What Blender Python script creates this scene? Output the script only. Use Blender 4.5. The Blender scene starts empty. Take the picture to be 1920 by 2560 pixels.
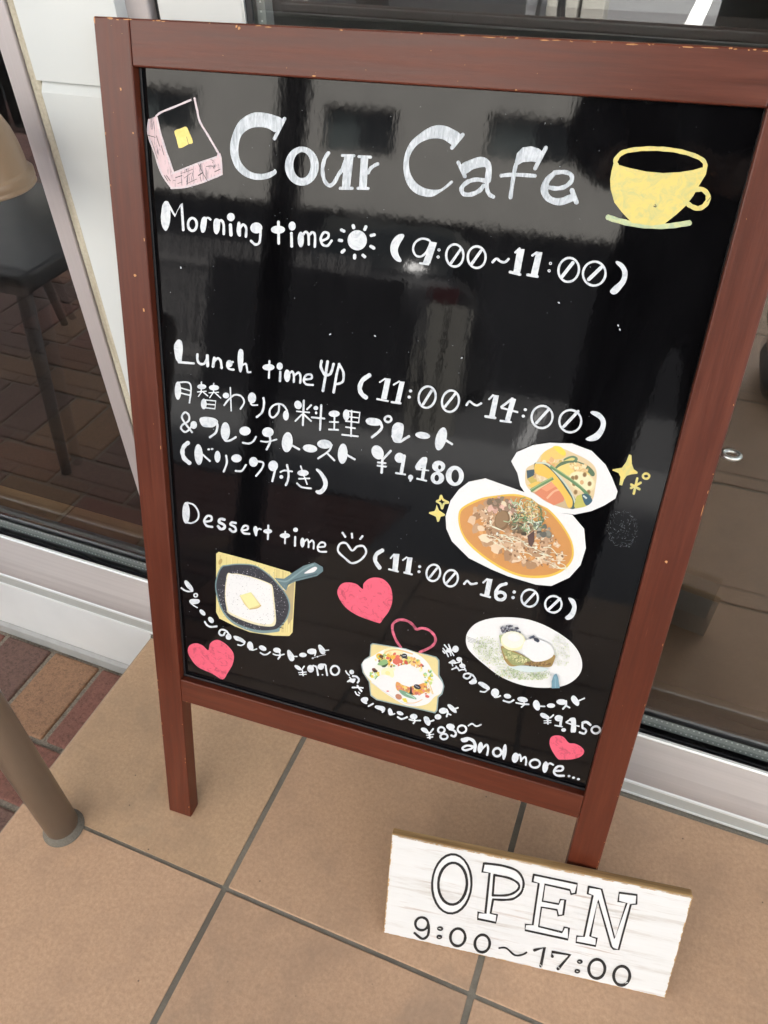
import bpy, bmesh, math, random
from mathutils import Vector, Matrix
rnd = random.Random(11)
C = bpy.context.scene.collection
S = bpy.context.scene

# ------------------------------------------------------------------ camera, sky, sun, exposure
CAM_P = Vector((0.3232352, -0.2629698, 0.9212673))
FPX = 1906.13
RR = ((0.92928088, 0.36888565, -0.01898507), (0.23553933, -0.63138533, -0.73883272), (-0.28453168, 0.68211139, -0.67362139))
_r = Vector(RR[0]).normalized(); _f = Vector(RR[2]).normalized(); _d = _f.cross(_r).normalized()
cam_d = bpy.data.cameras.new('camera'); cam = bpy.data.objects.new('camera', cam_d); C.objects.link(cam)
cam_d.sensor_fit = 'HORIZONTAL'; cam_d.sensor_width = 36.0; cam_d.lens = 36.0*FPX/1920.0
cam_d.clip_start = 0.01; cam_d.clip_end = 500
cam.matrix_world = Matrix(((_r.x, -_d.x, -_f.x, CAM_P.x), (_r.y, -_d.y, -_f.y, CAM_P.y), (_r.z, -_d.z, -_f.z, CAM_P.z), (0, 0, 0, 1)))
S.camera = cam
S.render.engine = 'CYCLES'
SUN_EL, SUN_ROT = math.radians(56), math.radians(24)
world = bpy.data.worlds.new('World'); S.world = world; world.use_nodes = True
wn = world.node_tree; bg = wn.nodes['Background']
sky = wn.nodes.new('ShaderNodeTexSky'); sky.sky_type = 'NISHITA'; sky.sun_disc = False
sky.sun_elevation = SUN_EL; sky.sun_rotation = SUN_ROT; sky.air_density = 1.0; sky.dust_density = 3.0
hs = wn.nodes.new('ShaderNodeHueSaturation'); hs.inputs['Saturation'].default_value = 0.50
wn.links.new(sky.outputs[0], hs.inputs['Color']); wn.links.new(hs.outputs[0], bg.inputs[0])
bg.inputs[1].default_value = 0.15
sl = bpy.data.lights.new('sun', 'SUN'); sl.energy = 4.4; sl.angle = math.radians(12); sl.color = (1, .97, .93)
so = bpy.data.objects.new('sun', sl); C.objects.link(so)
sd = Vector((math.sin(SUN_ROT)*math.cos(SUN_EL), math.cos(SUN_ROT)*math.cos(SUN_EL), math.sin(SUN_EL)))
so.rotation_euler = (-sd).to_track_quat('-Z', 'Y').to_euler()
vs = S.view_settings
vs.view_transform = 'Standard'; vs.look = 'None'; vs.gamma = 1; vs.use_curve_mapping = False
vs.exposure = 2.76
S.cycles.max_bounces = 8; S.cycles.transparent_max_bounces = 12

# ------------------------------------------------------------------ materials
def lin(c): return tuple((v/12.92 if v <= .04045 else ((v+.055)/1.055)**2.4) for v in c)
def s8(r, g, b): return lin((r/255, g/255, b/255)) + (1,)
class NT:
    def __init__(s, name):
        s.m = bpy.data.materials.new(name); s.m.use_nodes = True; s.t = s.m.node_tree
        s.b = s.t.nodes['Principled BSDF']; s.o = s.t.nodes['Material Output']
    def n(s, typ, **kw):
        nd = s.t.nodes.new('ShaderNode'+typ)
        for k, v in kw.items():
            if hasattr(nd, k): setattr(nd, k, v)
            else: nd.inputs[k.replace('_', ' ')].default_value = v
        return nd
    def l(s, a, b): s.t.links.new(a, b)
    def coord(s, kind='Object', scale=(1, 1, 1)):
        tc = s.n('TexCoord'); mp = s.n('Mapping'); mp.inputs['Scale'].default_value = scale
        s.l(tc.outputs[kind], mp.inputs[0]); return mp.outputs[0]
    def noise(s, vec, scale, detail=4, rough=.6, dist=0):
        n = s.n('TexNoise', Scale=scale, Detail=detail, Roughness=rough, Distortion=dist); s.l(vec, n.inputs['Vector']); return n.outputs['Fac']
    def ramp(s, fac, stops, interp='LINEAR'):
        r = s.n('ValToRGB'); r.color_ramp.interpolation = interp; e = r.color_ramp.elements
        while len(e) < len(stops): e.new(.5)
        for i, (p, c) in enumerate(stops):
            e[i].position = p; e[i].color = c if len(c) == 4 else tuple(c)+(1,)
        s.l(fac, r.inputs[0]); return r.outputs[0]
    def mix(s, fac, a, b, mode='MIX'):
        m = s.n('Mix', data_type='RGBA', blend_type=mode)
        for sock, v in ((m.inputs[0], fac), (m.inputs[6], a), (m.inputs[7], b)):
            if hasattr(v, 'links'): s.l(v, sock)
            else: sock.default_value = v
        return m.outputs[2]
    def bump(s, h, strength, dist=.001):
        b = s.n('Bump', Strength=strength, Distance=dist); s.l(h, b.inputs['Height']); s.l(b.outputs[0], s.b.inputs['Normal']); return b
    def set(s, col=None, rough=None, **kw):
        if col is not None:
            if hasattr(col, 'links'): s.l(col, s.b.inputs['Base Color'])
            else: s.b.inputs['Base Color'].default_value = tuple(col)+(1,) if len(col) == 3 else col
        if rough is not None:
            if hasattr(rough, 'links'): s.l(rough, s.b.inputs['Roughness'])
            else: s.b.inputs['Roughness'].default_value = rough
        for k, v in kw.items(): s.b.inputs[k.replace('_', ' ')].default_value = v
        return s
K = lambda v: (v, v, v, 1)
MAT = {}
def plain(name, col, rough=.5, nz=0, nscale=40, bump=0, **kw):
    t = NT(name); c = tuple(col)
    if nz:
        v = t.coord(); f = t.noise(v, nscale, 5)
        col = t.ramp(f, [(.3, tuple(x*(1-nz) for x in c)), (.7, tuple(min(1, x*(1+nz)) for x in c))])
        if bump: t.bump(f, bump)
    t.set(col, rough, **kw); MAT[name] = t.m; return t.m

def frame_paint(name, scl):
    t = NT(name); v = t.coord('Object', scl)
    g = t.noise(v, 120, 6, .7); big = t.noise(t.coord(), 7, 3)
    c = t.ramp(g, [(.32, (.062, .0115, .0045)), (.50, (.092, .0180, .0070)), (.70, (.132, .030, .0125))])
    c = t.mix(t.ramp(big, [(.35, K(0)), (.7, K(.45))]), c, (.075, .0155, .0065, 1))
    # rubbed scratches
    sc = t.noise(t.coord('Object', (scl[0]*2.2, 1, scl[2]*2.2)), 90, 3, .8)
    sm = t.noise(t.coord(), 9, 2)
    m1 = t.ramp(sc, [(.66, K(0)), (.74, K(1))]); m2 = t.ramp(sm, [(.5, K(0)), (.66, K(.5))])
    c = t.mix(t.mix(1.0, m1, m2, 'MULTIPLY'), c, (.36, .13, .075, 1))
    r = t.ramp(g, [(.3, K(.30)), (.8, K(.46))])
    t.bump(g, .35, .0006); t.set(c, r, IOR=1.43)
    MAT[name] = t.m
frame_paint('frame_paint_upright', (1, 1, .05)); frame_paint('frame_paint_across', (.05, 1, 1))
plain('bare_wood_chip', (.55, .27, .11), .7, .25, 400)

# glossy black board: specks, faint wiped streaks, slight orange peel
t = NT('black_gloss_board'); v = t.coord()
n1 = t.noise(t.coord('Object', (1, 1, .25)), 26, 5, .7)
sp = t.n('TexVoronoi', Scale=260.0); t.l(v, sp.inputs['Vector'])
spk = t.ramp(sp.outputs['Distance'], [(.035, K(1)), (.06, K(0))])
spr = t.n('SeparateColor'); t.l(sp.outputs['Color'], spr.inputs[0])
spm = t.ramp(spr.outputs[0], [(.93, K(0)), (.95, K(.5))])
ms = t.mix(1.0, spk, spm, 'MULTIPLY')
sx = t.noise(t.coord('Object', (.12, 1, 1.6)), 170, 3, .8); sxm = t.noise(v, 13, 2)
st = t.mix(1.0, t.ramp(sx, [(.70, K(0)), (.78, K(.30))]), t.ramp(sxm, [(.56, K(0)), (.68, K(1))]), 'MULTIPLY')
base = t.ramp(n1, [(.35, (.0020, .0019, .0023)), (.75, (.0052, .0052, .0060))])
c = t.mix(ms, base, (.35, .36, .37, 1)); c = t.mix(st, c, (.16, .17, .18, 1))
rg = t.ramp(n1, [(.3, K(.03)), (.8, K(.075))])
pe = t.noise(t.coord('Object', (1, 1, .5)), 210, 2, .5)
t.bump(pe, .022, .0009); t.set(c, rg, IOR=1.36); MAT['black_gloss_board'] = t.m

def marker(name, a, b, scl=(1, 1, 1), ns=130, lo=.36, hi=.62, rough=.38):
    t = NT(name); f = t.noise(t.coord('Object', scl), ns, 4, .7, 1.2)
    t.set(t.ramp(f, [(lo, a), (hi, b)]), rough); t.bump(f, .1, .0003); MAT[name] = t.m
marker('white_marker', (.42, .46, .51), (.64, .67, .70), lo=.30, hi=.52)
marker('thin_white_marker', (.27, .31, .35), (.60, .64, .69), (1.6, 1, .4), 190, .30, .62)
marker('pink_marker', (.40, .050, .085), (.72, .105, .17), lo=.32, hi=.48)
marker('thin_pink_marker', (.20, .035, .06), (.68, .14, .22), lo=.35, hi=.62)
marker('pale_pink_marker', (.07, .07, .09), (.62, .46, .49), (2.2, 1, .35), 190, .34, .47)
marker('pale_pink_line', (.50, .45, .50), (.64, .53, .55))
marker('yellow_marker', (.50, .50, .22), (.72, .58, .17), lo=.3, hi=.6)
marker('butter_marker', (.72, .56, .14), (.76, .64, .20))
marker('pale_green_marker', (.36, .47, .33), (.55, .58, .30), lo=.35, hi=.6)
plain('black_line', (.01, .01, .012), .4)
def print_mat(name, nz, ns, rough=.32):
    t = NT(name); a = t.n('VertexColor'); a.layer_name = 'Col'
    f = t.noise(t.coord(), ns, 4, .7)
    t.set(t.mix(1.0, a.outputs[0], t.ramp(f, [(.3, K(1-nz)), (.7, K(1))]), 'MULTIPLY'), rough); MAT[name] = t.m
print_mat('photo_print', .05, 500)

# tiles and bricks take a per-piece tone from the object colour
t = NT('porch_tile'); v = t.coord('Object'); oi = t.n('ObjectInfo')
vv = t.n('VectorMath', operation='ADD'); t.l(v, vv.inputs[0]); t.l(oi.outputs['Location'], vv.inputs[1]); P = vv.outputs[0]
f1 = t.noise(P, 230, 5, .75); f2 = t.noise(P, 11, 6, .7); f3 = t.noise(P, 60, 4, .6)
c = t.ramp(f1, [(.30, (.43, .272, .166)), (.5, (.515, .332, .207)), (.70, (.59, .39, .25))])
c = t.mix(t.ramp(f2, [(.46, K(0)), (.72, K(.55))]), c, (.34, .225, .148, 1))
c = t.mix(t.ramp(f3, [(.58, K(0)), (.80, K(.35))]), c, (.56, .34, .20, 1))
f4 = t.noise(P, 5.5, 6, .62, .6); c = t.mix(t.ramp(f4, [(.58, K(0)), (.70, K(.36))]), c, (.29, .215, .155, 1))
vo = t.n('TexVoronoi', Scale=55.0); t.l(P, vo.inputs['Vector']); vc = t.n('SeparateColor'); t.l(vo.outputs['Color'], vc.inputs[0])
mk = t.mix(1.0, t.ramp(vo.outputs['Distance'], [(.03, K(1)), (.075, K(0))]), t.ramp(vc.outputs[0], [(.90, K(0)), (.92, K(.8))]), 'MULTIPLY')
c = t.mix(mk, c, (.06, .045, .035, 1))
c = t.mix(1.0, c, oi.outputs['Color'], 'MULTIPLY')
t.bump(f1, .16, .0005); t.set(c, t.ramp(f2, [(.3, K(.44)), (.8, K(.62))])); MAT['porch_tile'] = t.m
t = NT('clay_brick'); v = t.coord('Object'); oi = t.n('ObjectInfo')
vv = t.n('VectorMath', operation='ADD'); t.l(v, vv.inputs[0]); t.l(oi.outputs['Location'], vv.inputs[1]); P = vv.outputs[0]
f1 = t.noise(P, 190, 5, .8); f2 = t.noise(P, 22, 3)
c = t.mix(1.0, oi.outputs['Color'], t.ramp(f1, [(.34, K(.48)), (.47, K(.85)), (.60, K(1.05))]), 'MULTIPLY')
c = t.mix(t.ramp(f1, [(.66, K(0)), (.74, K(.5))]), c, (.55, .42, .33, 1))
c = t.mix(t.ramp(f2, [(.4, K(0)), (.8, K(.3))]), c, (.16, .09, .065, 1))
t.bump(f1, .8, .0016); t.set(c, .88); MAT['clay_brick'] = t.m
t = NT('grout'); f = t.noise(t.coord(), 300, 4, .7); g = t.noise(t.coord(), 7, 4, .6)
c = t.mix(t.ramp(g, [(.42, K(0)), (.66, K(.75))]), t.ramp(f, [(.3, (.205, .185, .148)), (.7, (.255, .235, .19))]), (.115, .100, .078, 1)); t.set(c, .85); t.bump(f, .5); MAT['grout'] = t.m
plain('sandy_mortar', (.24, .205, .16), .95, .45, 300, .8)
plain('sealant', (.13, .115, .09), .8, .25, 500, .4)
# brushed aluminium
def alu(name, col, rough, scl, met=.85):
    t = NT(name); f = t.noise(t.coord('Object', scl), 220, 3, .6); g = t.noise(t.coord(), 5, 3)
    c = t.ramp(f, [(.3, tuple(x*.90 for x in col)), (.7, col)])
    t.set(c, t.ramp(g, [(.3, K(rough)), (.8, K(rough+.10))]), Metallic=met); MAT[name] = t.m
alu('satin_aluminium', (.47, .435, .425), .38, (.01, 1, 1), .55)
alu('jamb_aluminium', (.52, .475, .475), .45, (1, 1, .01), .45)
alu('bright_aluminium', (.80, .82, .80), .36, (.01, 1, 1), .45)
alu('pale_aluminium', (.50, .52, .50), .42, (.01, 1, 1), .3)
alu('grey_aluminium', (.42, .44, .44), .38, (.01, 1, 1), .6)
plain('base_strip_grey', (.34, .34, .33), .5, .1, 30)
t = NT('white_coated_metal'); f = t.noise(t.coord(), 9, 3); f2 = t.noise(t.coord('Object', (.6, 1, 1)), 120, 4, .8)
c = t.ramp(f, [(.3, (.60, .61, .605)), (.7, (.65, .66, .655))]); t.set(t.mix(t.ramp(f2, [(.68, K(0)), (.76, K(.35))]), c, (.33, .30, .25, 1)), .38); MAT['white_coated_metal'] = t.m
t = NT('white_siding'); f = t.noise(t.coord(), 6, 3); f2 = t.noise(t.coord(), 180, 2)
t.set(t.ramp(f, [(.3, (.585, .615, .615)), (.8, (.645, .67, .665))]), .42); t.bump(f2, .05, .0004); MAT['white_siding'] = t.m
t = NT('weather_seal'); f = t.noise(t.coord(), 350, 5, .7); g = t.noise(t.coord('Object', (1, 1, .15)), 90, 3)
c = t.mix(t.ramp(g, [(.35, K(0)), (.7, K(.65))]), t.ramp(f, [(.3, (.44, .40, .31)), (.7, (.62, .58, .47))]), (.24, .20, .14, 1))
t.set(c, .85); t.bump(f, .35, .0005); MAT['weather_seal'] = t.m
plain('black_rubber', (.018, .018, .02), .6)
plain('spacer_grey', (.30, .32, .31), .5, .1, 40)
plain('bright_dot', (.85, .86, .84), .5)
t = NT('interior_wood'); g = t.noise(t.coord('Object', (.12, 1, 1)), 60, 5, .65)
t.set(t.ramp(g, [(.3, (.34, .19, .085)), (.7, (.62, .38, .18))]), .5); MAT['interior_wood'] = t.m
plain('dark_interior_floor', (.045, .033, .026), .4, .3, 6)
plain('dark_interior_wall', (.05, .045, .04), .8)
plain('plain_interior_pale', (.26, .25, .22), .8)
plain('asphalt', (.11, .11, .11), .9, .15, 90)
plain('concrete', (.21, .21, .205), .9, .1, 30)
plain('road_paint', (.80, .80, .78), .7, .06, 40)
plain('soil_ground', (.12, .11, .10), .95, .2, 3)
plain('facade_render', (.62, .595, .54), .85, .08, 2)
plain('far_glass', (.03, .035, .035), .12)
plain('pale_blind', (.16, .19, .185), .5)
plain('dark_metal', (.02, .02, .022), .45)
plain('dark_car_paint', (.012, .012, .014), .5)
plain('tail_light_red', (.055, .004, .004), .6)
plain('tyre_black', (.012, .012, .012), .8)
t = NT('brown_pole_paint'); f = t.noise(t.coord('Object', (1, 1, .5)), 25, 4); f2 = t.noise(t.coord('Object', (1.4, 1.4, 1)), 75, 4, .75, 1.5); f3 = t.noise(t.coord(), 11, 2)
c = t.ramp(f, [(.3, (.150, .110, .078)), (.7, (.185, .137, .098))]); m_ = t.mix(1.0, t.ramp(f2, [(.66, K(0)), (.72, K(.55))]), t.ramp(f3, [(.50, K(0)), (.60, K(1))]), 'MULTIPLY')
t.set(t.mix(m_, c, (.42, .38, .31, 1)), t.ramp(f, [(.3, K(.30)), (.7, K(.42))])); MAT['brown_pole_paint'] = t.m
plain('tan_enamel', (.26, .18, .112), .36, .05, 20)
plain('galvanised_wire', (.62, .65, .63), .32, .15, 300, 0, Metallic=.9)
plain('canopy_white', (.62, .62, .60), .8)
plain('fence_grey', (.26, .25, .24), .7)
plain('terrace_chair', (.06, .065, .07), .45)
plain('black_carved_paint', (.012, .012, .013), .5, .5, 300)
plain('pale_back', (.42, .44, .43), .6, .1, 60)
plain('solid_white_paint', (.71, .71, .70), .5, .03, 90)
plain('dark_cloth', (.015, .016, .02), .9, .3, 60)
plain('skin', (.45, .27, .19), .6)
t = NT('white_washed_wood'); v = t.coord('Object', (.09, 1, 1.3))
g = t.noise(v, 70, 6, .7); g2 = t.noise(t.coord('Object', (.07, 1, 1.2)), 160, 4, .7); b2 = t.noise(t.coord(), 15, 3)
c = t.ramp(g, [(.30, (.50, .455, .41)), (.45, (.65, .64, .62)), (.8, (.70, .695, .685))])
c = t.mix(t.mix(1.0, t.ramp(g2, [(.58, K(0)), (.68, K(.55))]), t.ramp(b2, [(.36, K(.15)), (.60, K(1))]), 'MULTIPLY'), c, (.34, .20, .12, 1))
t.bump(g, .25, .0006); t.set(c, .6); MAT['white_washed_wood'] = t.m
t = NT('raw_wood_edge'); g = t.noise(t.coord('Object', (.05, 1, 1)), 110, 5, .7)
t.set(t.ramp(g, [(.3, (.24, .13, .05)), (.55, (.50, .31, .13)), (.8, (.68, .47, .24))]), .7); t.bump(g, .4, .0006); MAT['raw_wood_edge'] = t.m
# pane: clear tinted glass, mirror-like at the angle seen from the pavement
def pane(name, tint, ior):
    t = NT(name); t.t.nodes.remove(t.b)
    tr = t.n('BsdfTransparent'); tr.inputs[0].default_value = tint+(1,)
    gl = t.n('BsdfGlossy'); gl.inputs['Roughness'].default_value = 0.0; gl.inputs[0].default_value = (1, 1, 1, 1)
    fr = t.n('Fresnel', IOR=ior); mx = t.n('MixShader'); ge = t.n('NewGeometry'); sb = t.n('Math', operation='SUBTRACT'); sb.inputs[0].default_value = 1; t.l(ge.outputs['Backfacing'], sb.inputs[1])
    ml = t.n('Math', operation='MULTIPLY'); t.l(fr.outputs[0], ml.inputs[0]); t.l(sb.outputs[0], ml.inputs[1]); t.l(ml.outputs[0], mx.inputs[0]); t.l(tr.outputs[0], mx.inputs[1]); t.l(gl.outputs[0], mx.inputs[2]); t.l(mx.outputs[0], t.o.inputs[0])
    MAT[name] = t.m
pane('window_glass', (.93, .94, .935), 2.2); pane('window_glass_left', (.90, .91, .91), 1.95)

# ------------------------------------------------------------------ object helpers
def link(name, me, mat=None, parent=None):
    o = bpy.data.objects.new(name, me); C.objects.link(o)
    if mat:
        for m in (mat if isinstance(mat, (list, tuple)) else [mat]): me.materials.append(MAT[m])
    if parent is not None: o.parent = parent
    return o
def tag(o, label=None, cat=None, group=None, kind=None):
    if label: o['label'] = label
    if cat: o['category'] = cat
    if group: o['group'] = group
    if kind: o['kind'] = kind
    return o
def empty(name, M=None, loc=None):
    o = bpy.data.objects.new(name, None); C.objects.link(o); o.empty_display_size = .05
    if M is not None: o.matrix_world = M
    if loc is not None: o.location = loc
    return o
def box_bm(bm, x0, x1, y0, y1, z0, z1, bev=0, mi=0):
    g = bmesh.ops.create_cube(bm, size=1)['verts']
    for v in g: v.co = Vector(((x0+x1)/2+v.co.x*(x1-x0), (y0+y1)/2+v.co.y*(y1-y0), (z0+z1)/2+v.co.z*(z1-z0)))
    fs = list({f for v in g for f in v.link_faces})
    for f in fs: f.material_index = mi
    if bev:
        es = list({e for f in fs for e in f.edges})
        bmesh.ops.bevel(bm, geom=es, offset=bev, segments=2, affect='EDGES', profile=.5)
def box(name, b, mat, parent=None, bev=0):
    bm = bmesh.new(); box_bm(bm, *b, bev=bev)
    me = bpy.data.meshes.new(name); bm.to_mesh(me); bm.free(); return link(name, me, mat, parent)
def boxes(name, bs, mat, parent=None, bev=0):
    bm = bmesh.new()
    for b in bs: box_bm(bm, *b, bev=bev)
    me = bpy.data.meshes.new(name); bm.to_mesh(me); bm.free(); return link(name, me, mat, parent)
def smooth(o, ang=None):
    for p in o.data.polygons: p.use_smooth = True
    return o
def lathe(name, prof, mat, parent=None, seg=48, loc=(0, 0, 0)):
    vs_, fs = [], []
    for r, z in prof:
        for i in range(seg):
            a = 2*math.pi*i/seg; vs_.append((loc[0]+r*math.cos(a), loc[1]+r*math.sin(a), loc[2]+z))
    for j in range(len(prof)-1):
        for i in range(seg):
            k = (i+1) % seg; fs.append((j*seg+i, j*seg+k, (j+1)*seg+k, (j+1)*seg+i))
    me = bpy.data.meshes.new(name); me.from_pydata(vs_, [], fs); return smooth(link(name, me, mat, parent))
def tube(name, pts, r, mat, parent=None, seg=14, closed=False):
    pts = [Vector(p) for p in pts]; n = len(pts); vs_, fs = [], []
    up = Vector((0, 0, 1)); prev = None
    for i, p in enumerate(pts):
        a = pts[(i-1) % n] if closed or i > 0 else p; b = pts[(i+1) % n] if closed or i < n-1 else p
        d = (b-a).normalized(); s = prev if prev else (Vector((1, 0, 0)) if abs(d.z) > .9 else up)
        x = (s-d*s.dot(d)).normalized(); y = d.cross(x); prev = x
        rr = r[i] if isinstance(r, (list, tuple)) else r
        for k in range(seg):
            t_ = 2*math.pi*k/seg; vs_.append(p+x*math.cos(t_)*rr+y*math.sin(t_)*rr)
    for i in range(n if closed else n-1):
        j = (i+1) % n
        for k in range(seg):
            l = (k+1) % seg; fs.append((i*seg+k, i*seg+l, j*seg+l, j*seg+k))
    if not closed: fs += [tuple(range(seg-1, -1, -1)), tuple(range((n-1)*seg, n*seg))]
    me = bpy.data.meshes.new(name); me.from_pydata([tuple(v) for v in vs_], [], fs); return smooth(link(name, me, mat, parent))
def strip(name, prof, x0, x1, mat, parent=None):            # a (y,z) profile run along x, closed
    n = len(prof); vs_ = [(x, y, z) for x in (x0, x1) for y, z in prof]
    fs = [(i, (i+1) % n, n+(i+1) % n, n+i) for i in range(n)] + [tuple(range(n-1, -1, -1)), tuple(range(n, 2*n))]
    me = bpy.data.meshes.new(name); me.from_pydata(vs_, [], fs); return link(name, me, mat, parent)

ZB = -.135                       # level of the brick paving; the porch tiles are z = 0
YS, YD = .2851, .3151            # face of the sill, plane of the door

# ------------------------------------------------------------------ the setting
tag(box('ground', (-60, 60, -60, 12, ZB-.30, ZB-.05), 'soil_ground'), kind='structure')
tag(box('asphalt_road', (-30, 30, -40, -5.17, ZB-.04, ZB), 'asphalt'), kind='structure')
tag(box('concrete_gutter', (-30, 30, -5.165, -4.70, ZB-.04, ZB+.006), 'concrete'), kind='structure')
tag(box('pavement', (-30, 30, -4.695, -2.4, ZB-.04, ZB+.01), 'concrete'), kind='structure')
tag(box('pavement', (-.29, 30, -2.395, -1.205, ZB-.04, ZB+.01), 'concrete'), kind='structure')
for i, x in enumerate((-7.6, -5.05, -2.5, .03, 2.55, 5.1)):
    o = box('parking_line', (x-.055, x+.055, -10, -5.18, ZB+.004, ZB+.008), 'road_paint')
    tag(o, ('white bay line on the asphalt leftmost of the six', 'white bay line on the asphalt left of the parked car', 'white bay line on the asphalt right beside the slat fence end', 'white bay line on the asphalt straight across from the menu board', 'white bay line on the asphalt second from the right', 'white bay line on the asphalt rightmost of the six')[i], 'parking line', 'white lines of the parking bays')

pv = box('brick_paving', (-3.2, -.3, -2.39, .30, ZB-.05, ZB-.0038), 'sandy_mortar'); tag(pv, kind='structure')
bmk = {}
def brick_mesh(w, d):
    key = (round(w, 3), round(d, 3))
    if key not in bmk:
        bm = bmesh.new(); box_bm(bm, -w/2, w/2, -d/2, d/2, -.03, 0, bev=.0035)
        me = bpy.data.meshes.new('brick'); bm.to_mesh(me); bm.free(); me.materials.append(MAT['clay_brick']); bmk[key] = me
    return bmk[key]
RED, BRN, DRK, ORG = (.265, .115, .085, 1), (.33, .185, .105, 1), (.19, .108, .085, 1), (.30, .145, .088, 1)
nb = 0; far_b = []
def brick(x0, x1, y0, y1, col=None):
    global nb
    g = .0045
    if x1 > -.301: x1 = -.301
    if x1-x0 < .03 or y1-y0 < .03: return
    if x0 < -2.3 or y0 < -1.5: far_b.append((x0+g, x1-g, y0+g, y1-g)); return
    o = bpy.data.objects.new('brick', brick_mesh(x1-x0-2*g, y1-y0-2*g)); C.objects.link(o); o.parent = pv
    o.location = ((x0+x1)/2+rnd.uniform(-.001, .001), (y0+y1)/2+rnd.uniform(-.001, .001), ZB+rnd.uniform(-.0015, .0015))
    o.rotation_euler = (rnd.uniform(-.006, .006), rnd.uniform(-.006, .006), rnd.uniform(-.008, .008))
    k = rnd.uniform(.85, 1.12); c = col or rnd.choice((RED, RED, BRN, DRK, DRK, ORG)); o.color = (c[0]*k, c[1]*k, c[2]*k, 1); nb += 1
# course against the sill (bricks end-on), then courses laid in alternate pairs
edge = -.327
cols0 = {0: RED, 1: BRN, 2: DRK, 3: RED, 4: BRN, 5: RED}
for i in range(28): brick(edge-.1*(i+1), edge-.1*i, .124, .278, cols0.get(i))
brick(edge, -.30, .124, .278, RED)
y = .124
row = 0
while y > -2.36:
    if row % 3 in (0, 1):
        off = .045 if row % 3 == 0 else -.055
        for i in range(-1, 15): brick(-.3-off-.2*(i+1), -.3-off-.2*i, y-.1, y, RED if row == 0 and i < 2 else (DRK if row == 1 and i < 2 else None))
        y -= .1
    else:
        for i in range(29): brick(-.3-.1*(i+1), -.3-.1*i, y-.2, y)
        y -= .2
    row += 1
o = boxes('brick', [(a, b, c, d, ZB-.03, ZB) for a, b, c, d in far_b], 'clay_brick', pv, bev=.003); o['kind'] = 'stuff'; o.color = RED

# porch of 30 cm tiles: slab, grout bed, tiles
pc = box('porch_floor', (-.296, 2.70, -1.20, YS-.0015, ZB-.05, -.0022), 'grout'); tag(pc, kind='structure')
bm = bmesh.new(); box_bm(bm, -.1464, .1464, -.1464, .1464, -.011, 0, bev=.0012); tm = bpy.data.meshes.new('tile'); bm.to_mesh(tm); bm.free(); tm.materials.append(MAT['porch_tile'])
bm = bmesh.new(); box_bm(bm, -.1464, .1464, -.1399, .1399, -.011, 0, bev=.0012); tm2 = bpy.data.meshes.new('tile'); bm.to_mesh(tm2); bm.free(); tm2.materials.append(MAT['porch_tile'])
# edge tiles have a rounded nosing
def nose_mesh(hd):
    prof = [(.1464, -.011), (.1464, 0), (-.140, 0), (-.1445, -.0012), (-.1480, -.0045), (-.1490, -.010), (-.1490, -.03), (-.140, -.03), (-.140, -.011)]
    n = len(prof); vs_ = [(x, yy, z) for yy in (-hd, hd) for x, z in prof]
    fs = [(i, n+i, n+(i+1) % n, (i+1) % n) for i in range(n)] + [tuple(range(n)), tuple(range(2*n-1, n-1, -1))]
    me = bpy.data.meshes.new('tile'); me.from_pydata(vs_, [], fs); me.materials.append(MAT['porch_tile']); return me
nm, nm2 = nose_mesh(.1464), nose_mesh(.1399)
for iy in range(5):
    for ix in range(10):
        cx = -.15+.3*ix; cy = (YS-.004)/2+.0005 if iy == 0 else .15-.3*iy
        me = (nm2 if iy == 0 else nm) if ix == 0 else (tm2 if iy == 0 else tm)
        o = bpy.data.objects.new('tile', me); C.objects.link(o); o.parent = pc
        o.location = (cx, cy, rnd.uniform(-.0003, .0003)); k = rnd.uniform(.91, 1.05); o.color = (k, k*rnd.uniform(.98, 1.02), k*rnd.uniform(.97, 1.02), 1)

# ------------------------------------------------------------------ cafe front
sill = empty('door_sill', loc=(0, YS, 0)); tag(sill, 'brushed aluminium and white sill running under the shop windows', 'sill')
def sp(name, prof, x0, x1, mat): return strip(name, [(y-YS, z) for y, z in prof], x0, x1, mat, sill)
X0, X1 = -3.2, 2.70
sp('base_strip', [(YS-.006, ZB-.02), (YS-.006, -.119), (YS-.001, -.114), (YD, -.114), (YD, ZB-.02)], X0, -.30, 'base_strip_grey')
sp('skirting_panel', [(YS, -.1135), (YS, .0030), (YD, .0030), (YD, -.1135)], X0, -.3003, 'white_coated_metal')
sp('skirting_panel', [(YS+.002, -.1135), (YS+.002, .0030), (YD, .0030), (YD, -.1135)], -.3000, X1, 'white_coated_metal')
sp('lower_strip', [(YS, .0075), (YS, .0292), (YD, .0292), (YD, .0075)], X0, X1, 'pale_aluminium')
sp('gap_line', [(YS+.0006, .0031), (YS+.0006, .0039), (YD, .0039), (YD, .0031)], X0, -.3003, 'black_rubber')
sp('edge_bead', [(YS-.0012, .0040), (YS-.0018, .0054), (YS-.0012, .0068), (YS, .0073), (YD, .0073), (YD, .0040)], X0, X1, 'bright_aluminium')
sp('bead', [(YS-.0005, .0295), (YS-.0030, .0305), (YS-.0042, .0328), (YS-.0036, .0350), (YS-.0016, .0362), (YD, .0362), (YD, .0295)], X0, X1, 'bright_aluminium')
sp('sill_face', [(YS-.0020, .0365), (YS-.0002, .0420), (YS+.0030, .0500), (YS+.0075, .0600), (.3095, .0935), (.3112, .0946), (.3125, .0930), (.3130, .0705), (.3290, .0705), (.3290, .0365)], X0, X1, 'satin_aluminium')
sp('lip', [(.3086, .0930), (.3086, .0948), (.3100, .0962), (.3130, .0964), (.3136, .0951), (.3136, .0935), (.3127, .0935), (.3112, .0950), (.3094, .0938)], X0, X1, 'bright_aluminium')
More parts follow.
